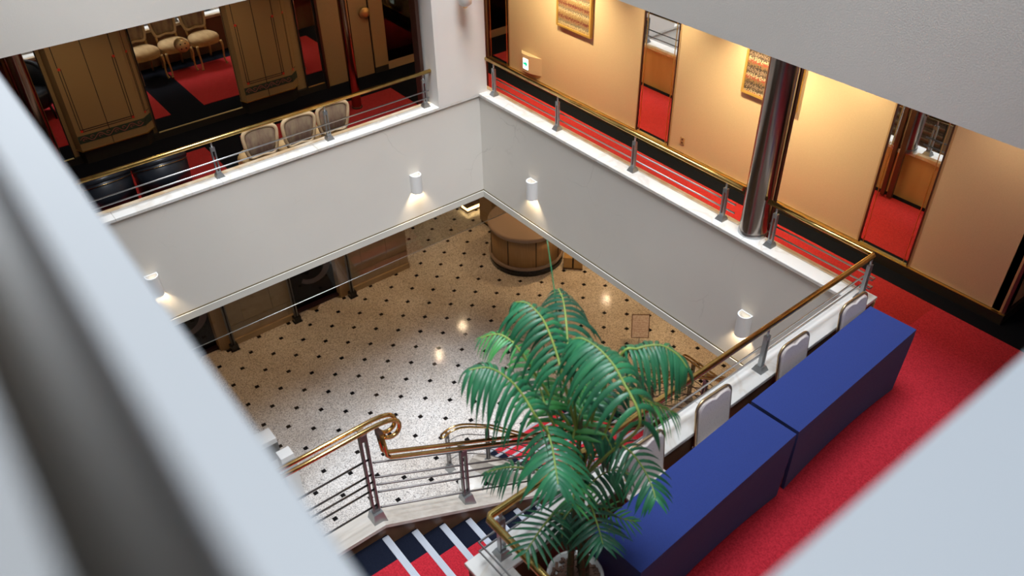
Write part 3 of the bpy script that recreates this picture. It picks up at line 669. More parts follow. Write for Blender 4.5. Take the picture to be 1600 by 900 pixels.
# ------------------------------------------------------------------ reception counter and lobby furniture
t = thing('reception_counter', 'half-round wooden reception counter with brown top and black stone foot', 'counter', (3.45,3.30,0))
R = .84
MB().lathe([(.0,.16),(R-.03,.16),(R-.03,.93),(.0,.93)],0,0,56).build('drum', M_oak, t)
MB().lathe([(.0,0),(R+.0,0),(R+.0,.13),(R-.05,.16)],0,0,56).build('stone_foot', M_granite, t)
MB().lathe([(R-.03,.16),(R+.015,.16),(R+.015,.21),(R-.03,.225)],0,0,56).build('lower_band', M_ctop, t)
MB().lathe([(R-.04,.89),(R+.0,.90),(R+.02,.93),(R+.03,.97),(R+.015,1.0),(R-.02,1.012),(.0,1.012)],0,0,56).build('top', M_ctop, t)
for k in range(8):
    a = PI*.62+k*PI*.25; p = Vector((math.cos(a),math.sin(a),0))*(R-.026)
    B(-.009,.009,-.004,.006,.225,.89).build('joint_strip', M_line, t).location = p
    t.children[-1].rotation_euler = (0,0,a-PI/2)
t = thing('back_cabinet', 'tan panelled cabinet standing behind the reception counter', 'cabinet', (4.35,4.85,0))
B(-.9,.9,-.25,.25,.08,2.3).build('body', M_oak, t); B(-.88,.88,-.23,.23,0,.08).build('foot', M_granite, t)
for k in range(3): MB().cham(-.88+k*.59,-.88+k*.59+.57,-.27,-.25,.12,2.26,.004).build('panel', M_door, t)
t = thing('light_bench', 'low dark bench with a glowing strip near the counter', 'bench', (3.85,5.75,0))
B(-.45,.45,-.18,.18,.16,.42).build('top', M_woodd, t); B(-.42,.42,-.15,.15,.0,.06).build('foot', M_woodd, t)
B(-.42,.42,-.16,.10,.06,.16).build('light_strip', mat('warm_strip',(1,.9,.7),.5,emit=((1,.68,.3),5)), t)
t = thing('wooden_crate', 'open varnished wooden box beside the reception counter', 'box', (4.05,2.35,0), -.80)
for k in (-1,1): MB().cham(k*.115-.095,k*.115+.095,-.20,.14,.02,.30,.006).build('board', M_wood, t)
B(-.025,.025,-.18,.12,.0,.27).build('dark_slot', M_line, t); B(-.22,.22,-.215,-.195,0,.03).build('front_rail', M_woodd, t)
t = thing('notice_stand', 'small stand with a pale printed notice behind the palm', 'sign', (3.02,-.72,0), -.70)
MB().tube([(0,0,.03),(0,0,.6)],.014,8).build('pole', M_steel, t); MB().lathe([(0,0),(.16,0),(.16,.015),(.03,.03),(0,.03)],0,0,24).build('foot', M_gun, t)
Mx = Matrix.Translation((0,-.02,.76)) @ Matrix.Rotation(-.35,4,'X')
MB().box(-.17,.17,0,.018,-.24,.24,Mx).build('board', M_woodd, t); MB().box(-.155,.155,-.004,0,-.225,.225,Mx).build('notice_sheet', M_print, t)
for k in range(6): MB().box(-.12,.12 if k % 3 else .04,-.0055,-.004,.12-k*.045,.125-k*.045,Mx).build('text_line', mat('faint_text',(.62,.42,.38),.8), t)
t = thing('leaflet_stand', 'white boxy stand half hidden by the foreground ledge', 'stand', (-3.95,.78,0))
MB().cham(-.16,.16,-.14,.14,0,1.2,.004).build('body', M_lamp, t); MB().box(-.165,.165,-.145,-.14,.75,1.1).build('front_tray', M_steel, t)
t = thing('leaflet_stand', 'second white stand nearer the stairs, half hidden by the foreground ledge', 'stand', (-3.80,.36,0))
MB().cham(-.11,.11,-.10,.10,0,1.1,.004).build('body', M_lamp, t); MB().box(-.115,.115,-.105,-.10,.7,1.0).build('front_tray', M_steel, t)
# ceiling downlights of the lobby (their mirror images are the bright spots on the floor)
for i, (x, y) in enumerate(((7.77,4.89),(3.70,6.61),(2.46,6.00),(.78,5.26),(-2.07,5.23))):
    if i < 3 or True:
        yy = y if y < 4.5 or x > 1.1 else y
        t = thing('ceiling_downlight', 'round recessed downlight in the lobby ceiling', 'light', (x,yy,ZC-.02), 0, 'recessed downlights of the lobby ceiling')
        MB().lathe([(.05,.0),(.075,-.005),(.08,.02)],0,0,24).build('trim_ring', M_steel, t)
        MB().disc(0,0,.008,.05,20,True).build('lens', mat('downlight_lens',(1,.9,.75),.4,emit=((1,.74,.45),260)), t)

# ------------------------------------------------------------------ staircase
RS, TD, ZA = .1628, .29, 30*.1628
XA, YS, YE = -4.41, -4.54, -5.80     # first nosing, far and near sides of flight one
st = thing('staircase', 'red and navy carpeted staircase with aluminium nosings descending to the lobby', 'stairs')
def step(x0, x1, y0, y1, z, dirn, nm='step'):
    s = MB().box(x0,x1,y0,y1,z-.30,z).build(nm, M_navyc, st); b = .28
    if dirn == 'x':     # descends to +x, nosing along y at x1
        B(x0+.0,x1+.002,y0+.02,y1-b,z-.165,z+.003).build('red_runner', M_red2, s)
        no = MB()
        no.box(x1-.055,x1+.008,y0+.02,y1-.02,z-.03,z+.005)
        for k in range(4): no.box(x1-.050+k*.014,x1-.042+k*.014,y0+.02,y1-.02,z+.005,z+.008)
        no.build('nosing', M_nose, s)
    else:               # descends to +y, nosing along x at y1
        B(x0+b,x1-b,y0,y1+.002,z-.172,z+.003).build('red_runner', M_red2, s)
        no = MB(); no.box(x0+.02,x1-.02,y1-.040,y1+.006,z-.03,z+.005)
        for k in range(3): no.box(x0+.02,x1-.02,y1-.036+k*.014,y1-.028+k*.014,z+.005,z+.008)
        no.build('nosing', M_nose, s)
step(XW+.02,XA,YE,YS,ZA,'x','landing')
lb = MB().box(XW+.02,XE-.03,-9.9,YE,ZA-.3,ZA).build('landing', M_navyc, st); B(XW+.3,XE-.1,-9.9,YE,ZA-.1,ZA+.003).build('red_runner', M_red2, lb)
for k in range(1,16): step(XA+(k-1)*TD,XA+k*TD,YE,YS,ZA-k*RS,'x')
XB = XA+15*TD; ZM = ZA-16*RS; XC = -1.0
X2 = 1.05
mid = MB().box(XB,X2,YE,-4.34,ZM-.30,ZM).build('landing', M_navyc, st); B(XB,X2-.28,YE+.3,-4.34,ZM-.2,ZM+.003).build('red_runner', M_red2, mid)
R2 = ZM/13; T2 = .28
for k in range(1,13): step(XC,X2,-4.34+(k-1)*T2,-4.34+k*T2,ZM-k*R2,'y')
# stringers
sl = RS/TD
def zcap(x): return ZA+.17-(max(x,XA)-XA)*sl
def wedge(pts, y0, y1, nm, m, parent): # polygon in x-z extruded along y
    nn = len(pts); vs = [(x,y0,z) for x,z in pts]+[(x,y1,z) for x,z in pts]
    fs = [tuple(range(nn)), tuple(range(2*nn-1,nn-1,-1))]+[(i,nn+i,nn+(i+1) % nn,(i+1) % nn) for i in range(nn)]
    return MB().add(vs, [f[::-1] for f in fs]).build(nm, m, parent)
xe = XB+.02
wedge([(XW+.02,ZA-.3),(XW+.02,ZA+.13),(XA,ZA+.13),(xe,zcap(xe)-.04),(xe,zcap(xe)-.62),(XA,ZA-.45)], YS-.002, YS+.16, 'stringer', M_woodd, st)
wedge([(XW+.02,ZA+.13),(XW+.02,ZA+.17),(XA,ZA+.17),(xe,zcap(xe)),(xe,zcap(xe)-.04),(XA,ZA+.13)], YS-.03, YS+.21, 'stringer_cap', M_trav, st)
wedge([(XW+.02,ZA-.45),(XW+.02,ZA+.1),(XA,ZA+.1),(xe,zcap(xe)-.1),(xe,zcap(xe)-.62),(XA,ZA-.45)], YS+.161, YS+.18, 'stringer_face', M_trav, st)
sl2 = R2/T2
for x0 in (XC-.18,X2):
    ys, zs0 = -4.33, ZM+.12; ye = -1.0; ze = R2+.12
    pts = [(ys,ZM-.5),(ys,zs0),(ye,ze),(ye+.15,.0),(ye-.3,.0)]
    nn = 5; vs = [(x0,y,z) for y,z in pts]+[(x0+.18,y,z) for y,z in pts]
    MB().add(vs, [tuple(range(nn))[::-1], tuple(range(nn,2*nn))]+[(i,(i+1) % nn,nn+(i+1) % nn,nn+i) for i in range(nn)]).build('stringer', M_trav, st)
# stair railing: twin brass tubes, five dark bars, slotted posts
sr = thing('stair_railing', 'twin-tube brass stair railing with dark bars, gooseneck at the landing', 'railing', (XA,YS+.08,ZA+.17))
o0 = Vector((XA,YS+.08,ZA+.17)); yr = YS+.08
ZH = ZA+1.30; zoff = .96      # level rail height; sloping rail above nosing line
def zs_(x): return ZA+zoff-(x-XA)*sl
for dy in (-.036,.036):
    xg = XA+.13
    path = [(XW+.02,yr+dy,ZH),(XA-.05,yr+dy,ZH)]
    path += bez((XA-.05,yr+dy,ZH),(xg+.08,yr+dy,ZH+.01),(xg+.19,yr+dy,ZH-.03),(xg+.17,yr+dy,ZH-.15),8)[1:]
    path += bez((xg+.17,yr+dy,ZH-.15),(xg+.15,yr+dy,ZH-.24),(xg+.04,yr+dy,ZH-.22),(xg+.02,yr+dy,ZH-.16),6)[1:]
    MB().tube([lo(p) for p in path],.019,10).build('handrail', M_brass2, sr)
    x0 = xg+.0
    p2 = [(x0,yr+dy,ZH-.13),(x0+.02,yr+dy,zs_(x0)+.02),(x0+.05,yr+dy,zs_(x0+.05)),(XB+.05,yr+dy,zs_(XB+.05))]
    MB().tube([lo(p) for p in p2],.019,10).build('handrail', M_brass2, sr)
MB().box(-.02,.02,-.04,.04,-.03,.03).build('end_bracket', M_bronzef, sr, lo((XA+.13,yr,ZH-.15)))
for f in (.18,.40,.50,.60,.80):
    zc = .17+f*.95
    MB().tube([lo((XW+.02,yr,ZA+zc)),lo((XA,yr,ZA+zc))],.009,8).build('bar', M_gun, sr)
    MB().tube([lo((XA+.03,yr,ZA+zc-.06)),lo((XB+.05,yr,ZA+zc-.06-(XB+.05-XA)*sl))],.009,8).build('bar', M_gun, sr)
def stair_post(root, x, y, zb, zt, m=M_gun, ax='x', o=None):
    p = MB().frustum(0,0,-.03,.10,.068,.045).build('post', M_foot, root, Vector((x,y,zb))-o)
    if ax == 'y': p.rotation_euler = (0,0,PI/2)
    H = zt-zb-.06
    MB().box(-.034,-.016,-.02,.02,.10,H).box(.016,.034,-.02,.02,.10,H).box(-.016,.016,-.018,.018,H-.07,H).box(-.016,.016,-.018,.018,.1,.14).build('slotted_upright', m, p)
    MB().tube([(0,0,H),(0,0,H+.04)],.012,8).build('stem', m, p); MB().box(-.028,.028,-.05,.05,H+.035,H+.05).build('saddle', M_steel, p)
for x in (-5.9,): stair_post(sr, x, yr, ZA+.17, ZH, o=o0)
stair_post(sr, XA-.02, yr, ZA+.17, ZH, o=o0)
for x in (-3.50,-2.45,-1.4,-.4): stair_post(sr, x, yr, zcap(x), zs_(x), o=o0)
# lobby flight: railings with curved ends
def lobby_rail(label, x, sgn):
    rr = thing('stair_railing', label, 'railing', (x,-1.0,0)); o1 = Vector((x,-1.0,0))
    def zl(y): return R2+.92+(-1.0-y)*sl2
    # one tube runs down, curls round the end and comes back beside itself
    Cn = [Vector((x,-4.28,zl(-4.28))),Vector((x,-2.6,zl(-2.6))),Vector((x,-1.40,zl(-1.40)))]
    Cn += bez((x,-1.40,zl(-1.40)),(x,-1.0,.98),(x+sgn*.12,-.66,.93),(x+sgn*.48,-.78,.92),14)[1:]
    fwd_, back_ = [], []
    for k, c in enumerate(Cn):
        tn = (Cn[min(k+1,len(Cn)-1)]-Cn[max(k-1,0)]); nn = Vector((tn.y,-tn.x,0)).normalized()*.036
        fwd_.append(c+nn); back_.append(c-nn)
    tn = (Cn[-1]-Cn[-2]); tn.z = 0; tn.normalize(); nn = Vector((tn.y,-tn.x,0))
    arc = [Cn[-1]+nn*.036*math.cos(a)+tn*.036*math.sin(a) for a in [PI*q_/8 for q_ in range(1,8)]]
    MB().tube([p-o1 for p in fwd_+arc+back_[::-1]],.018,9).build('handrail', M_brass2, rr)
    for f in (.25,.42,.58,.75):
        P = [(x,-4.28,zl(-4.28)-.92*(1-f)),(x,-1.3,zl(-1.3)-.92*(1-f))]
        P += bez(P[-1],(x,-.95,.98*f),(x+sgn*.10,-.66,.93*f),(x+sgn*.44,-.78,.92*f),8)[1:]
        MB().tube([Vector(p)-o1 for p in P],.008,7).build('bar', M_gun, rr)
    for y in (-1.35,-2.5,-3.7): stair_post(rr, x, y, zl(y)-.92+.02, zl(y), ax='y', o=o1)
    stair_post(rr, x+sgn*.40, -.76, 0.03, .92, ax='x', o=o1)
lobby_rail('brass railing with a curved end on the left of the lobby flight', XC-.09, -1)
lobby_rail('brass railing with a curved end on the right of the lobby flight, behind the palm', X2+.09, 1)
# separate low railing in the lobby to the right of the palm
rr = thing('floor_railing', 'low twin-tube brass railing on the lobby floor below the right ledge', 'railing', (2.85,-2.2,0)); o1 = Vector((2.85,-2.2,0))
for d in (-.036,.036):
    P = bez((2.85+d,-5.2,.98),(2.85+d,-4.0,.98),(2.85+d,-2.6,.98),(2.85+d,-2.05,.98),6)+bez((2.85+d,-2.05,.98),(2.85+d,-1.86,.98),(2.85+d,-1.86,.80),(2.85+d,-2.02,.76),6)[1:]
    MB().tube([Vector(p)-o1 for p in P],.018,9).build('handrail', M_brass2, rr)
    P = [(2.85,-2.16+d,.80),(2.0,-2.0+d,.80)]; MB().tube([Vector(p)-o1 for p in P],.018,9).build('handrail', M_brass2, rr)
for f in (.25,.42,.58,.75):
    MB().tube([Vector((2.85,-5.2,f))-o1,Vector((2.85,-2.2,f))-o1],.008,7).build('bar', M_gun, rr); MB().tube([Vector((2.85,-2.2,f*.85))-o1,Vector((2.0,-2.04,f*.85))-o1],.008,7).build('bar', M_gun, rr)
for y in (-2.2,-3.6,-5.0): stair_post(rr, 2.85, y, .03, .98, ax='y', o=o1)
stair_post(rr, 2.02, -2.02, .03, .80, ax='x', o=o1)
# pedestal with a small plant beside the lobby flight
t = thing('stone_pedestal', 'round grey pedestal with a white top behind the stair string', 'pedestal', (-1.62,-1.60,0))
MB().lathe([(.0,0),(.19,0),(.19,.57)],0,0,36).build('body', mat('grey_stone',(.42,.40,.36),.6), t); MB().lathe([(.205,.57),(.205,.60),(.0,.60)],0,0,36).build('top', M_marble, t)

# ------------------------------------------------------------------ tables with navy cloths
ZT = 6.265
def banquet_table(label_t, label_c, a, b2, c, d):   # corners far-right, near-right, far-left, near-left
    far = (Vector(a)+Vector(c))/2; nr = (Vector(b2)+Vector(d))/2
    ctr = (far+nr)/2; ax = (Vector(a)-Vector(c)+Vector(b2)-Vector(d)).normalized(); ang = math.atan2(ax.y, ax.x)
    Lh = ((Vector(a)-Vector(c)).length+(Vector(b2)-Vector(d)).length)/4; Wh = .225
    t = thing('banquet_table', label_t, 'table', (ctr.x,ctr.y,Z2+e), ang, 'folding tables under navy cloths'); H = ZT-Z2-e
    MB().cham(-Lh+.01,Lh-.01,-Wh+.01,Wh-.01,H-.035,H-.008,.003).build('tabletop', M_oak, t)
    for sx in (-1,1):
        for sy in (-1,1): MB().tube([(sx*(Lh-.025),sy*(Wh-.05),H-.035),(sx*(Lh-.045),sy*(Wh-.05),0)],.011,8).build('leg', M_steel, t)
    # stretch cloth: skirts bow inwards between the corners
    n1, n2, nz = 24, 8, 8; per = []
    for i in range(n1): per.append((-Lh+2*Lh*i/n1,-Wh,'x',i/n1))
    for i in range(n2): per.append((Lh,-Wh+2*Wh*i/n2,'y',i/n2))
    for i in range(n1): per.append((Lh-2*Lh*i/n1,Wh,'x',i/n1))
    for i in range(n2): per.append((-Lh,Wh-2*Wh*i/n2,'y',i/n2))
    vs = []; m = len(per)
    for j in range(nz+1):
        f = j/nz; z = H*(1-f)
        for x, y, k, u in per:
            bow = (4*u*(1-u))*.06*math.sin(PI*min(1,f*1.0)*.8)
            tx, ty = 1-.035*f/ (Lh), 1-.05*f
            xx, yy = x*tx, y*ty
            if k == 'x': yy -= math.copysign(bow*.5, y)
            else: xx -= math.copysign(bow*.5, x)
            zz = z+(.045*(4*u*(1-u)) if j == nz else 0)
            if j == 0: xx *= 1-.004/Lh; yy *= 1-.004/Wh
            vs.append((xx,yy,max(zz,.002)-(.004 if j == 1 and False else 0)))
    fs = [tuple(range(m))]
    for j in range(nz):
        for i in range(m):
            if j >= 1 and n1+n2 <= i < 2*n1+n2: continue      # the cloth is open on the chair side
            fs.append((j*m+i,(j+1)*m+i,(j+1)*m+(i+1) % m,j*m+(i+1) % m))
    cl = MB().add(vs, fs, False).build('tablecloth', M_blue); cl.location = (ctr.x,ctr.y,Z2+e+.002); cl.rotation_euler = (0,0,ang)
    tag(cl, label_c, 'tablecloth', 'navy stretch cloths')
banquet_table('folding table by the ledge corner under a navy cloth', 'navy stretch cloth on the table nearest the ledge corner', (-.07,-6.14),(-.04,-6.59),(-1.865,-6.25),(-1.835,-6.67))
banquet_table('folding table beside the palm under a navy cloth', 'navy stretch cloth on the table beside the palm', (-1.885,-6.245),(-1.87,-6.675),(-3.68,-6.36),(-3.66,-6.78))

# ------------------------------------------------------------------ white banquet chairs (facing -y)
def banquet_chair():
    t = bpy.data.objects.new('banquet_chair', None); COL.objects.link(t)
    W = .20
    def outline(w, zb, zt, rr, y, dip=0):
        P = [(-w,zb)]
        for i in range(9): a = PI-PI/2*i/8; P.append((-w+rr+rr*math.cos(a), zt-rr+rr*math.sin(a)))
        for i in range(1,8): u = i/8; P.append((-w+rr+(2*w-2*rr)*u, zt-dip*math.sin(PI*u)**10))
        for i in range(9): a = PI/2-PI/2*i/8; P.append((w-rr+rr*math.cos(a), zt-rr+rr*math.sin(a)))
        return P+[(w,zb)]
    lean = lambda z: .175+(z-.45)*.10
    o = outline(W,.40,.905,.085,0)
    path = [(x,lean(z),z) for x,z in o]
    MB().tube(path,.0125,8).build('back_frame', M_goldf, t)
    inn = outline(W-.012,.46,.888,.075,0,.022); nn = len(inn)
    vs = []
    for off, sc in ((-.026,.90),(-.018,1.),(.014,1.),(.020,.92)):
        for x, z in inn: vs.append((x*sc, lean(z)+off, .68+(z-.68)*(sc if sc == 1 else sc+.05)))
    fs = [tuple(range(nn))[::-1], tuple(range(3*nn,4*nn))]
    for r_ in range(3): fs += [(r_*nn+i,r_*nn+(i+1) % nn,(r_+1)*nn+(i+1) % nn,(r_+1)*nn+i) for i in range(nn)]
    MB().add(vs, fs, False).build('backrest', M_white, t)
    MB().cham(-.21,.21,-.22,.19,.42,.475,.016).build('seat', M_white, t)
    MB().box(-.20,.20,-.20,.17,.395,.42).build('seat_frame', M_goldf, t)
    for sx in (-1,1):
        MB().tube([(sx*.185,-.18,.40),(sx*.195,-.205,0)],.0115,8).build('leg', M_goldf, t)
        MB().tube([(sx*.20,lean(.40),.40),(sx*.20,.19,.25),(sx*.20,.205,0)],.0115,8).build('leg', M_goldf, t)
    return t
bc = banquet_chair()
for i, (x, lab) in enumerate(((-.305,'white padded chair nearest the marble ledge corner'),(-1.16,'second white padded chair from the marble ledge corner'),(-2.17,'third white padded chair from the marble ledge corner'),(-2.93,'white padded chair half hidden by the palm'))):
    c = bc if i == 0 else copy_tree(bc)
    c.location = (x,-6.315,Z2+e); c.rotation_euler = (0,0,random.uniform(-.02,.02)); tag(c, lab, 'chair', 'white banquet chairs at the navy tables')

# ------------------------------------------------------------------ gilded chairs at the left railing (facing +y)
def louis_chair():
    t = bpy.data.objects.new('gilded_chair', None); COL.objects.link(t)
    def cab(sx, front):
        if front: P = bez((sx*.205,.20,.40),(sx*.245,.25,.30),(sx*.175,.19,.13),(sx*.215,.235,.015),10); rr = [.026-.012*math.sin(PI*min(1,i/10*.95)*.5+.2) for i in range(11)]; rr[-1] = .017
        else: P = bez((sx*.17,-.19,.42),(sx*.17,-.20,.30),(sx*.165,-.22,.15),(sx*.17,-.26,.01),8); rr = [.019]*9
        m = MB().tube(P, rr, 8)
        if front: m.tube([(P[-1].x,P[-1].y,.02),(P[-1].x+sx*.004,P[-1].y+.012,.008)],[.018,.022],8)
        m.build('leg', M_lw, t)
    for sx in (-1,1): cab(sx, True); cab(sx, False)
    # seat: trapezoid rail and domed cushion
    poly = []
    for i in range(28):
        a = 2*PI*i/28; ex = 2.6; cx_, sx_ = math.cos(a), math.sin(a)
        x = .235*math.copysign(abs(cx_)**(2/ex),cx_); y = .225*math.copysign(abs(sx_)**(2/ex),sx_); x *= 1+.12*(y/.225)
        poly.append((x,y))
    MB().prism(poly,.37,.425).build('seat_rail', M_lw, t)
    m = MB(); rings = []
    for s, z in ((1.0,.425),(1.02,.45),(.96,.485),(.78,.507),(.45,.518)): rings += [(x*s,y*s,z) for x,y in poly]
    nn = 28; fs = [(r_*nn+i,r_*nn+(i+1) % nn,(r_+1)*nn+(i+1) % nn,(r_+1)*nn+i) for r_ in range(4) for i in range(nn)]+[tuple(range(4*nn,5*nn))]
    m.add(rings, fs, True).build('seat', M_cush, t)
    # back: shield frame leaning back (towards -y)
    lean = lambda z: -.195-(z-.45)*.17
    def shield(k):
        P = []
        for i in range(40):
            a = 2*PI*i/40; c_, s_ = math.cos(a), math.sin(a); ex = 4.2
            x = math.copysign(abs(c_)**(2/ex),c_); z = math.copysign(abs(s_)**(2/ex),s_)
            x *= .205+.020*z; zz = .755+.205*z
            if s_ > .5: zz += .018*math.cos(x/.205*PI*.5)
            if s_ < -.5: zz += .022*math.cos(x/.2*PI*1.0)
            P.append((x*k, .755+(zz-.755)*k))
        return P
    MB().tube([(x,lean(z),z) for x,z in shield(1.)],.024,9,True).build('back_frame', M_lwb, t)
    for sx in (-1,1): MB().tube([(sx*.165,lean(.42),.42),(sx*.165,lean(.57),.58)],.019,8).build('back_post', M_lw, t)
    inn = shield(.90); nn = len(inn); vs = []
    for off, sc in ((.038,.70),(.026,.92),(.0,1.),(-.012,.97),(-.016,.8)):
        vs += [(x*sc,lean(.755+(z-.755)*sc)+off,.755+(z-.755)*sc) for x,z in inn]
    fs = [tuple(range(nn)), tuple(range(4*nn,5*nn))[::-1]]+[(r_*nn+i,(r_+1)*nn+i,(r_+1)*nn+(i+1) % nn,r_*nn+(i+1) % nn) for r_ in range(4) for i in range(nn)]
    MB().add(vs, fs, True).build('backrest', M_brocade, t)
    return t
lc = louis_chair()
for i, (x, lab) in enumerate(((-3.02,'gilded brocade chair nearest the black chairs'),(-2.52,'middle one of the three gilded brocade chairs'),(-2.02,'gilded brocade chair nearest the bronze column'))):
    c = lc if i == 0 else copy_tree(lc)
    c.location = (x,.62+(.02,0,.03)[i],Z2+e); c.rotation_euler = (0,0,(-.10,-.06,-.08)[i]); tag(c, lab, 'chair', 'gilded chairs lined up at the left railing')

# ------------------------------------------------------------------ black tub chairs
def tub_chair():
    t = bpy.data.objects.new('tub_chair', None); COL.objects.link(t)
    n1 = 30; R1 = .315
    def shell(r, zt_fn, z0): return [(r*math.cos(a),r*math.sin(a),z0,zt_fn(a)) for a in [PI*(.88)+PI*1.24*i/n1 for i in range(n1+1)]]
    top = lambda a: .60+.17*max(0,math.sin(-(a)) if False else -math.sin(a))**.8
    A1 = [PI*.92+PI*1.16*i/n1 for i in range(n1+1)]
    vs = []
    for a in A1: vs.append((R1*math.cos(a),R1*math.sin(a),.16)); vs.append((R1*1.04*math.cos(a),R1*1.04*math.sin(a),top(a))); vs.append((R1*.80*math.cos(a),R1*.80*math.sin(a),top(a))); vs.append((R1*.80*math.cos(a),R1*.80*math.sin(a),.30))
    fs = []
    for i in range(n1):
        k = i*4
        fs += [(k,k+4,k+5,k+1),(k+1,k+5,k+6,k+2),(k+2,k+6,k+7,k+3),(k+3,k+7,k+4,k)]
    fs += [(0,1,2,3),(n1*4+3,n1*4+2,n1*4+1,n1*4)]
    MB().add(vs, fs, True).build('tub_shell', M_leather, t)
    MB().tube([(R1*.93*math.cos(a),R1*.93*math.sin(a),top(a)) for a in A1],.042,10).build('padded_rim', M_leather, t)
    MB().tube([(R1*1.05*math.cos(a),R1*1.05*math.sin(a),top(a)-.05) for a in A1],.004,6).build('piping', M_brass2, t)
    MB().lathe([(.0,.20),(.25,.20),(.27,.24),(.27,.38),(.25,.42),(.15,.44),(.0,.445)],0,.02,28).build('seat', M_leather, t)
    for sx, sy in ((-1,-1),(1,-1),(-1,1),(1,1)): MB().tube([(sx*.19,sy*.19,.2),(sx*.21,sy*.21,0)],[.018,.012],8).build('leg', M_line, t)
    return t
tc_ = tub_chair()
for i, (x, y, rz, lab) in enumerate(((-4.83,.98,.05,'black leather tub chair half hidden by the foreground ledge'),(-4.15,.98,-.03,'black leather tub chair next to the gilded chairs'))):
    c = tc_ if i == 0 else copy_tree(tc_)
    c.location = (x,y,Z2+e); c.rotation_euler = (0,0,rz); tag(c, lab, 'chair', 'black tub chairs at the left railing')

# ------------------------------------------------------------------ poster boards on the far left wall, seen in the corridor mirror
struct('wall_lobby_west', B(-9.0,-8.97,-4.2,4.5,0,ZC), M_oak, 'brown panelled lobby wall below the left gallery')
for y0, y1, z0, z1, lab, m in ((-.48,.12,1.45,2.45,'ochre poster on the far lobby wall, seen in the corridor mirror',M_weave1),(-1.28,-.56,1.10,2.45,'dark poster on the far lobby wall, seen in the corridor mirror',M_weave2)):
    t = thing('poster_board', lab, 'poster', (-8.965,(y0+y1)/2,(z0+z1)/2)); hy, hz = (y1-y0)/2, (z1-z0)/2
    B(0,.02,-hy,hy,-hz,hz).build('board', M_line, t); B(.02,.024,-hy+.02,hy-.02,-hz+.02,hz-.02).build('poster_sheet', m, t)

# ------------------------------------------------------------------ potted palm
PX, PY = -3.87, -6.40
pm = thing('potted_palm', 'tall green artificial palm with arching fronds in a pale round pot', 'palm', (PX,PY,Z2+e)); oP = Vector((PX,PY,Z2+e))
MB().lathe([(.0,.0),(.14,.0),(.165,.10),(.19,.40),(.20,.43),(.20,.445),(.182,.445),(.178,.40),(.0,.40)],0,0,40).build('pot', M_pot, pm)
chip = MB()
for k in range(130):
    a = random.uniform(0,2*PI); rr_ = .165*math.sqrt(random.random())
    M = Matrix.Translation((rr_*math.cos(a),rr_*math.sin(a),.408+random.uniform(0,.012))) @ Matrix.Rotation(random.uniform(0,PI),4,'Z') @ Matrix.Rotation(random.uniform(-.5,.5),4,'X')
    chip.box(-.022,.022,-.011,.011,-.005,.006,M)
tag(chip.build('bark_chips', M_bark, pm), kind='stuff')
axis = lambda z: Vector((PX,PY,z))
def dep_axis(py):     # depth of the palm axis at a given picture height
    lo_, hi_ = 5.6, 8.9
    for _ in range(30):
        mz = (lo_+hi_)/2
        if proj(axis(mz))[1] > py: lo_ = mz
        else: hi_ = mz
    return proj(axis(lo_))[2]
canes = []
for dx, dy, top in ((-.07,-.02,7.0),(.0,.05,7.55),(.05,-.05,6.75),(.08,.04,7.2),(-.02,-.09,6.5)):
    P = bez((dx,dy,.38),(dx*1.1,dy*1.1,.7),(dx*.7,dy*.7,(top-Z2)*.7),(dx*.4,dy*.4,top-Z2),8)
    c = MB().tube(P,[.026-.012*i/8 for i in range(9)],10); co = c.build('cane', M_cane, pm); canes.append((dx,dy,top))
    rg = MB()
    for zz in (.52,.66,.82):
        q_ = P[0].lerp(P[3],(zz-.38)/max(.1,P[3].z-.38)); rg.lathe([(.0265,zz),(.0285,zz+.006),(.0265,zz+.012)],q_.x,q_.y,12)
    rg.build('cane_ring', M_woodd, co)
def spline(P, n):
    P = [Vector(p) for p in P]; out = []
    m = len(P)-1
    for i in range(n+1):
        u = i/n*m; k = min(int(u),m-1); f = u-k
        p0, p1, p2, p3 = P[max(k-1,0)], P[k], P[k+1], P[min(k+2,m)]
        out.append(.5*((2*p1)+(p2-p0)*f+(2*p0-5*p1+4*p2-p3)*f*f+(3*p1-p0-3*p2+p3)*f**3))
    return out
ZUP = Vector((0,0,1)); LEAFN = [0]; rest_leaf = {}
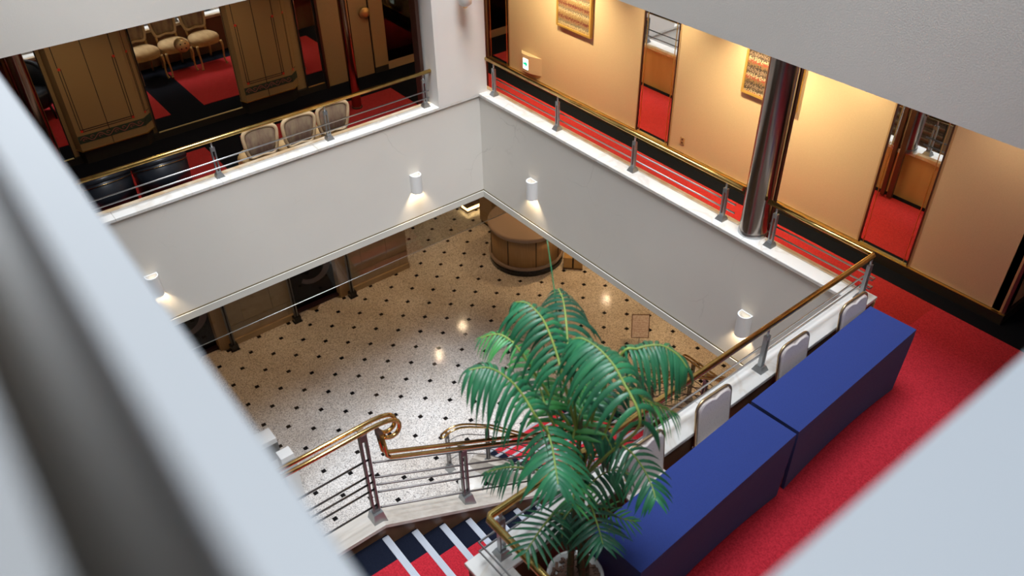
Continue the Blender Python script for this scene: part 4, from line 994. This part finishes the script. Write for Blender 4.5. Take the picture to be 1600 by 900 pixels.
def frond(pix, d0, d1, base, Lm, np_, mi, droop=.9, single=True, s0=.22, wid=.030, fwd=.45, lift=.25):
    """pix: picture path of the rachis from base to tip; d0/d1: depth offsets (m) from the palm axis, negative is nearer."""
    dep = dep_axis(sum(p[1] for p in pix)/len(pix)); m = len(pix); P = []
    for i, (px, py) in enumerate(pix): P.append(at_depth(px, py, dep+d0+(d1-d0)*i/(m-1)))
    bz = Vector((PX+base[0],PY+base[1],base[2]))
    st_ = bz.lerp(P[0],.5); st_.z = max(st_.z, (bz.z+P[0].z)/2)
    pts = spline([bz, st_]+P, 40); nb = int(40*2/(m+1))
    ro = MB().tube([p-oP for p in pts],[.0095*(1-.65*i/40) for i in range(41)],7).build('frond', M_rach, pm)
    us = [nb+(40-nb)*((k+.5)/np_) for k in range(np_)]
    for k, u in enumerate(us):
        i = min(int(u),39); f = u-i; p = pts[i].lerp(pts[i+1],f); T = (pts[min(i+2,40)]-pts[max(i-1,0)]).normalized()
        S = T.cross(ZUP)
        if S.length < .2: S = T.cross(FW)
        S.normalize(); N_ = S.cross(T).normalized()
        if N_.z < 0: N_ = -N_
        t_ = (k+.5)/np_; L_ = Lm*(.50+.62*math.sin(PI*min(1,t_*.80+.13)))*.82
        if t_ > .82: L_ *= 1-(t_-.82)*1.6
        for sd in (-1,1):
            d = (S*sd*(.95-.40*t_**2)+T*(fwd+.75*t_**2)+N_*lift*(1-t_)+Vector((random.uniform(-.07,.07),random.uniform(-.07,.07),random.uniform(-.07,.07)))).normalized()
            Ls = L_*random.uniform(.9,1.08); nseg = 6; vs = []; g = droop*random.uniform(.85,1.15)
            c = p.copy(); dn = Vector((0,0,-1)); dd_ = d.copy()
            for j in range(nseg+1):
                s = j/nseg
                side = dd_.cross(N_)
                side = side.normalized() if side.length > .2 else T.copy()
                wv = wid*(.40+.60*math.sin(PI*min(.5,s*1.3+.1)))*(1-s**2.4)+.0012
                nrm = side.cross(dd_).normalized()
                if nrm.z < 0: nrm = -nrm
                vs += [c-side*wv*.5-nrm*wv*.14-oP, c+nrm*wv*.10-oP, c+side*wv*.5-nrm*wv*.14-oP]
                dd_ = (dd_+dn*g*.36*(1-.35*s)).normalized(); c = c+dd_*Ls/nseg
            fs = []
            for j in range(nseg): a = j*3; fs += [(a,a+1,a+4,a+3),(a+1,a+2,a+5,a+4)]
            mm = (mi+(1 if random.random() < .22 else 0)) % 4 if mi != 2 else (2 if random.random() < .75 else 1)
            if single and LEAFN[0] < 300:
                MB().add(vs, fs, True).build('leaflet', M_leaf[mm], ro); LEAFN[0] += 1
            else: rest_leaf.setdefault(mm, MB()).add(vs, fs, True)
T_, Mi, Lo = (0,.03,7.35), (.02,0,7.0), (0,0,6.6)
# nearest, largest fronds first
frond([(1000,662),(970,590),(952,562),(932,542),(910,529),(893,530)], -.25,-.05, Mi, .40, 18, 0, 1.35, True, wid=.036, fwd=.10)
frond([(855,666),(863,700),(868,730),(872,757)], -.30,-.60, (-.02,0,7.2), .33, 12, 0, .85, True, wid=.033, fwd=.15)
frond([(840,655),(820,622),(800,597),(777,580),(757,574),(733,578)], -.10,-.20, Mi, .42, 16, 0, 1.35, True, wid=.029, fwd=.10)
frond([(868,800),(857,812),(844,828),(834,843),(822,862)], -.15,-.42, Lo, .25, 9, 0, .35, True, wid=.026, fwd=.20)
frond([(922,790),(932,815),(938,835),(942,850)], -.18,-.40, Lo, .27, 9, 3, .55, True, wid=.029, fwd=.15)
frond([(957,694),(982,703),(1004,730),(1018,758),(1024,778)], -.1,-.35, Mi, .27, 13, 0, .75, True, wid=.025, fwd=.15)
frond([(972,552),(995,545),(1015,540),(1034,540),(1052,549),(1064,560),(1074,575)], .05,.05, T_, .38, 18, 0, 1.5, True, wid=.026, fwd=.10)
frond([(880,592),(872,560),(862,530),(850,502),(837,485),(822,473),(806,472)], .15,.25, T_, .38, 16, 0, 1.4, True, wid=.028, fwd=.10)
frond([(888,560),(886,520),(883,488),(879,466),(872,451)], .30,.55, T_, .36, 13, 3, 1.2, True, wid=.031, fwd=.0)
frond([(812,548),(795,530),(776,522),(750,528)], .20,.25, T_, .22, 11, 2, .9, True, wid=.015, fwd=.15)
frond([(856,645),(845,610),(832,582),(818,552)], .12,.35, Mi, .27, 11, 2, .7, False, wid=.032, fwd=.05)
frond([(978,610),(1007,624),(1028,633),(1055,645)], -.10,-.05, Mi, .28, 13, 2, 1.1, False, wid=.017)
frond([(834,733),(801,730),(782,732),(760,738)], -.05,.0, Mi, .24, 11, 0, 1.1, False, wid=.022, fwd=.2)
frond([(915,780),(940,792),(966,808),(992,815)], .0,.05, Lo, .19, 11, 2, .3, False, wid=.016, fwd=.3)
frond([(893,735),(895,755),(896,778),(895,790)], -.25,-.50, Lo, .22, 9, 1, .6, False, wid=.024, fwd=.2)
frond([(905,680),(925,672),(945,680),(958,705)], -.02,.02, Mi, .30, 11, 3, 1.2, False, wid=.034, fwd=.15)
frond([(895,690),(905,650),(918,628),(935,612)], .10,.20, Mi, .26, 11, 2, .3, False, wid=.036, fwd=.3)
frond([(880,690),(872,655),(860,630),(852,615)], .15,.25, Mi, .22, 8, 2, .3, False, wid=.032, fwd=.3)
frond([(930,640),(960,600),(990,585),(1020,590)], .18,.30, Mi, .26, 11, 3, 1.1, False, wid=.028, fwd=.2)
frond([(905,790),(890,800),(880,815),(878,840)], .0,-.12, Lo, .26, 9, 3, .9, False, wid=.032, fwd=.2)
frond([(912,770),(935,745),(958,735),(985,742)], .05,.05, Lo, .26, 10, 0, 1.0, False, wid=.030, fwd=.2)
for mm, mbx in rest_leaf.items(): tag(mbx.build('leaflet', M_leaf[mm], pm), kind='stuff')
for pix, off in (([(878,640),(874,560),(868,470),(855,375)],.25),([(862,640),(856,590),(848,528)],.2)):
    dep = dep_axis(600)
    P = [at_depth(x,y,dep+off) for x,y in pix]; MB().tube([Vector(p)-oP for p in spline(P,14)],[.007-.004*i/14 for i in range(15)],7).build('spear_shoot', M_leaf[1], pm)
# small plant standing on the lobby pedestal side
t = thing('small_fern', 'small light green fern seen through the stair bars', 'plant', (-1.42,-2.15,0))
MB().lathe([(0,0),(.10,0),(.13,.28),(.14,.30),(.0,.28)],0,0,20).build('pot', M_pot, t)
lf = MB()
for k in range(46):
    a = random.uniform(0,2*PI); el = random.uniform(.25,1.2); L_ = random.uniform(.28,.45); d = Vector((math.cos(a)*math.cos(el),math.sin(a)*math.cos(el),math.sin(el)))
    s_ = d.cross(ZUP).normalized()*.012; vs = []
    for j in range(5):
        s = j/4; c = Vector((0,0,.28))+d*L_*s-ZUP*L_*.5*s*s; wv = 1-s*s; vs += [c-s_*wv, c+s_*wv]
    lf.add(vs, [(2*j,2*j+1,2*j+3,2*j+2) for j in range(4)], True)
tag(lf.build('fronds', M_leaf[2], t), kind='stuff')

# ------------------------------------------------------------------ lamps of the rooms, with a few added fills
for x, y in ((-7.6,-7.2),(-7.6,-5.0),(-7.6,-2.5)): spot('upper_downlight', (x,y,12.95), (x,y,9.8), 60, WARM2, 110, .8, .08)
for y in (-.15,-3.45): spot('picture_light', (.92,y,8.05), (XR,y-.1,6.35), 215, WARM, 100, 1., .08)
spot('wall_wash_and_fill', (.95,-2.0,8.05), (XR,-1.9,6.2), 90, WARM, 110, 1., .08)
spot('wall_wash_and_fill', (.95,1.0,8.05), (XR,.8,6.2), 90, WARM, 110, 1., .08)
spot('wall_wash_and_fill', (.95,-4.6,8.05), (XR,-4.5,6.2), 90, WARM, 110, 1., .08)
for x in (-4.6,-2.6,-.6): spot('gallery_downlight', (x,1.7,8.2), (x,1.9,Z2), 30, WARM2, 110, .8, .06)
spot('wall_wash_and_fill', (.95,-6.3,8.05), (XR,-6.2,6.2), 32, WARM2, 110, 1., .08)  # added fill that lifts the dark far end of the wall
spot('corridor_light', (3.0,-6.0,8.1), (2.4,-6.66,6.5), 50, WARM, 110, .8, .08)
for x, y, en in ((-4.5,4.0,62),(-2.4,4.0,62),(-.2,4.0,66),(2.0,4.2,105),(4.7,2.7,250),(4.2,0.4,180),(2.4,-1.9,200),(5.4,-2.4,130),(-7.6,-.6,110)): spot('lobby_downlight_and_fill', (x,y,4.46), (x,y,0), en*1.0, (1.0,.60,.26), 80, .9, .06)  # warm lobby light; two spots are added to brighten the notice and the posters
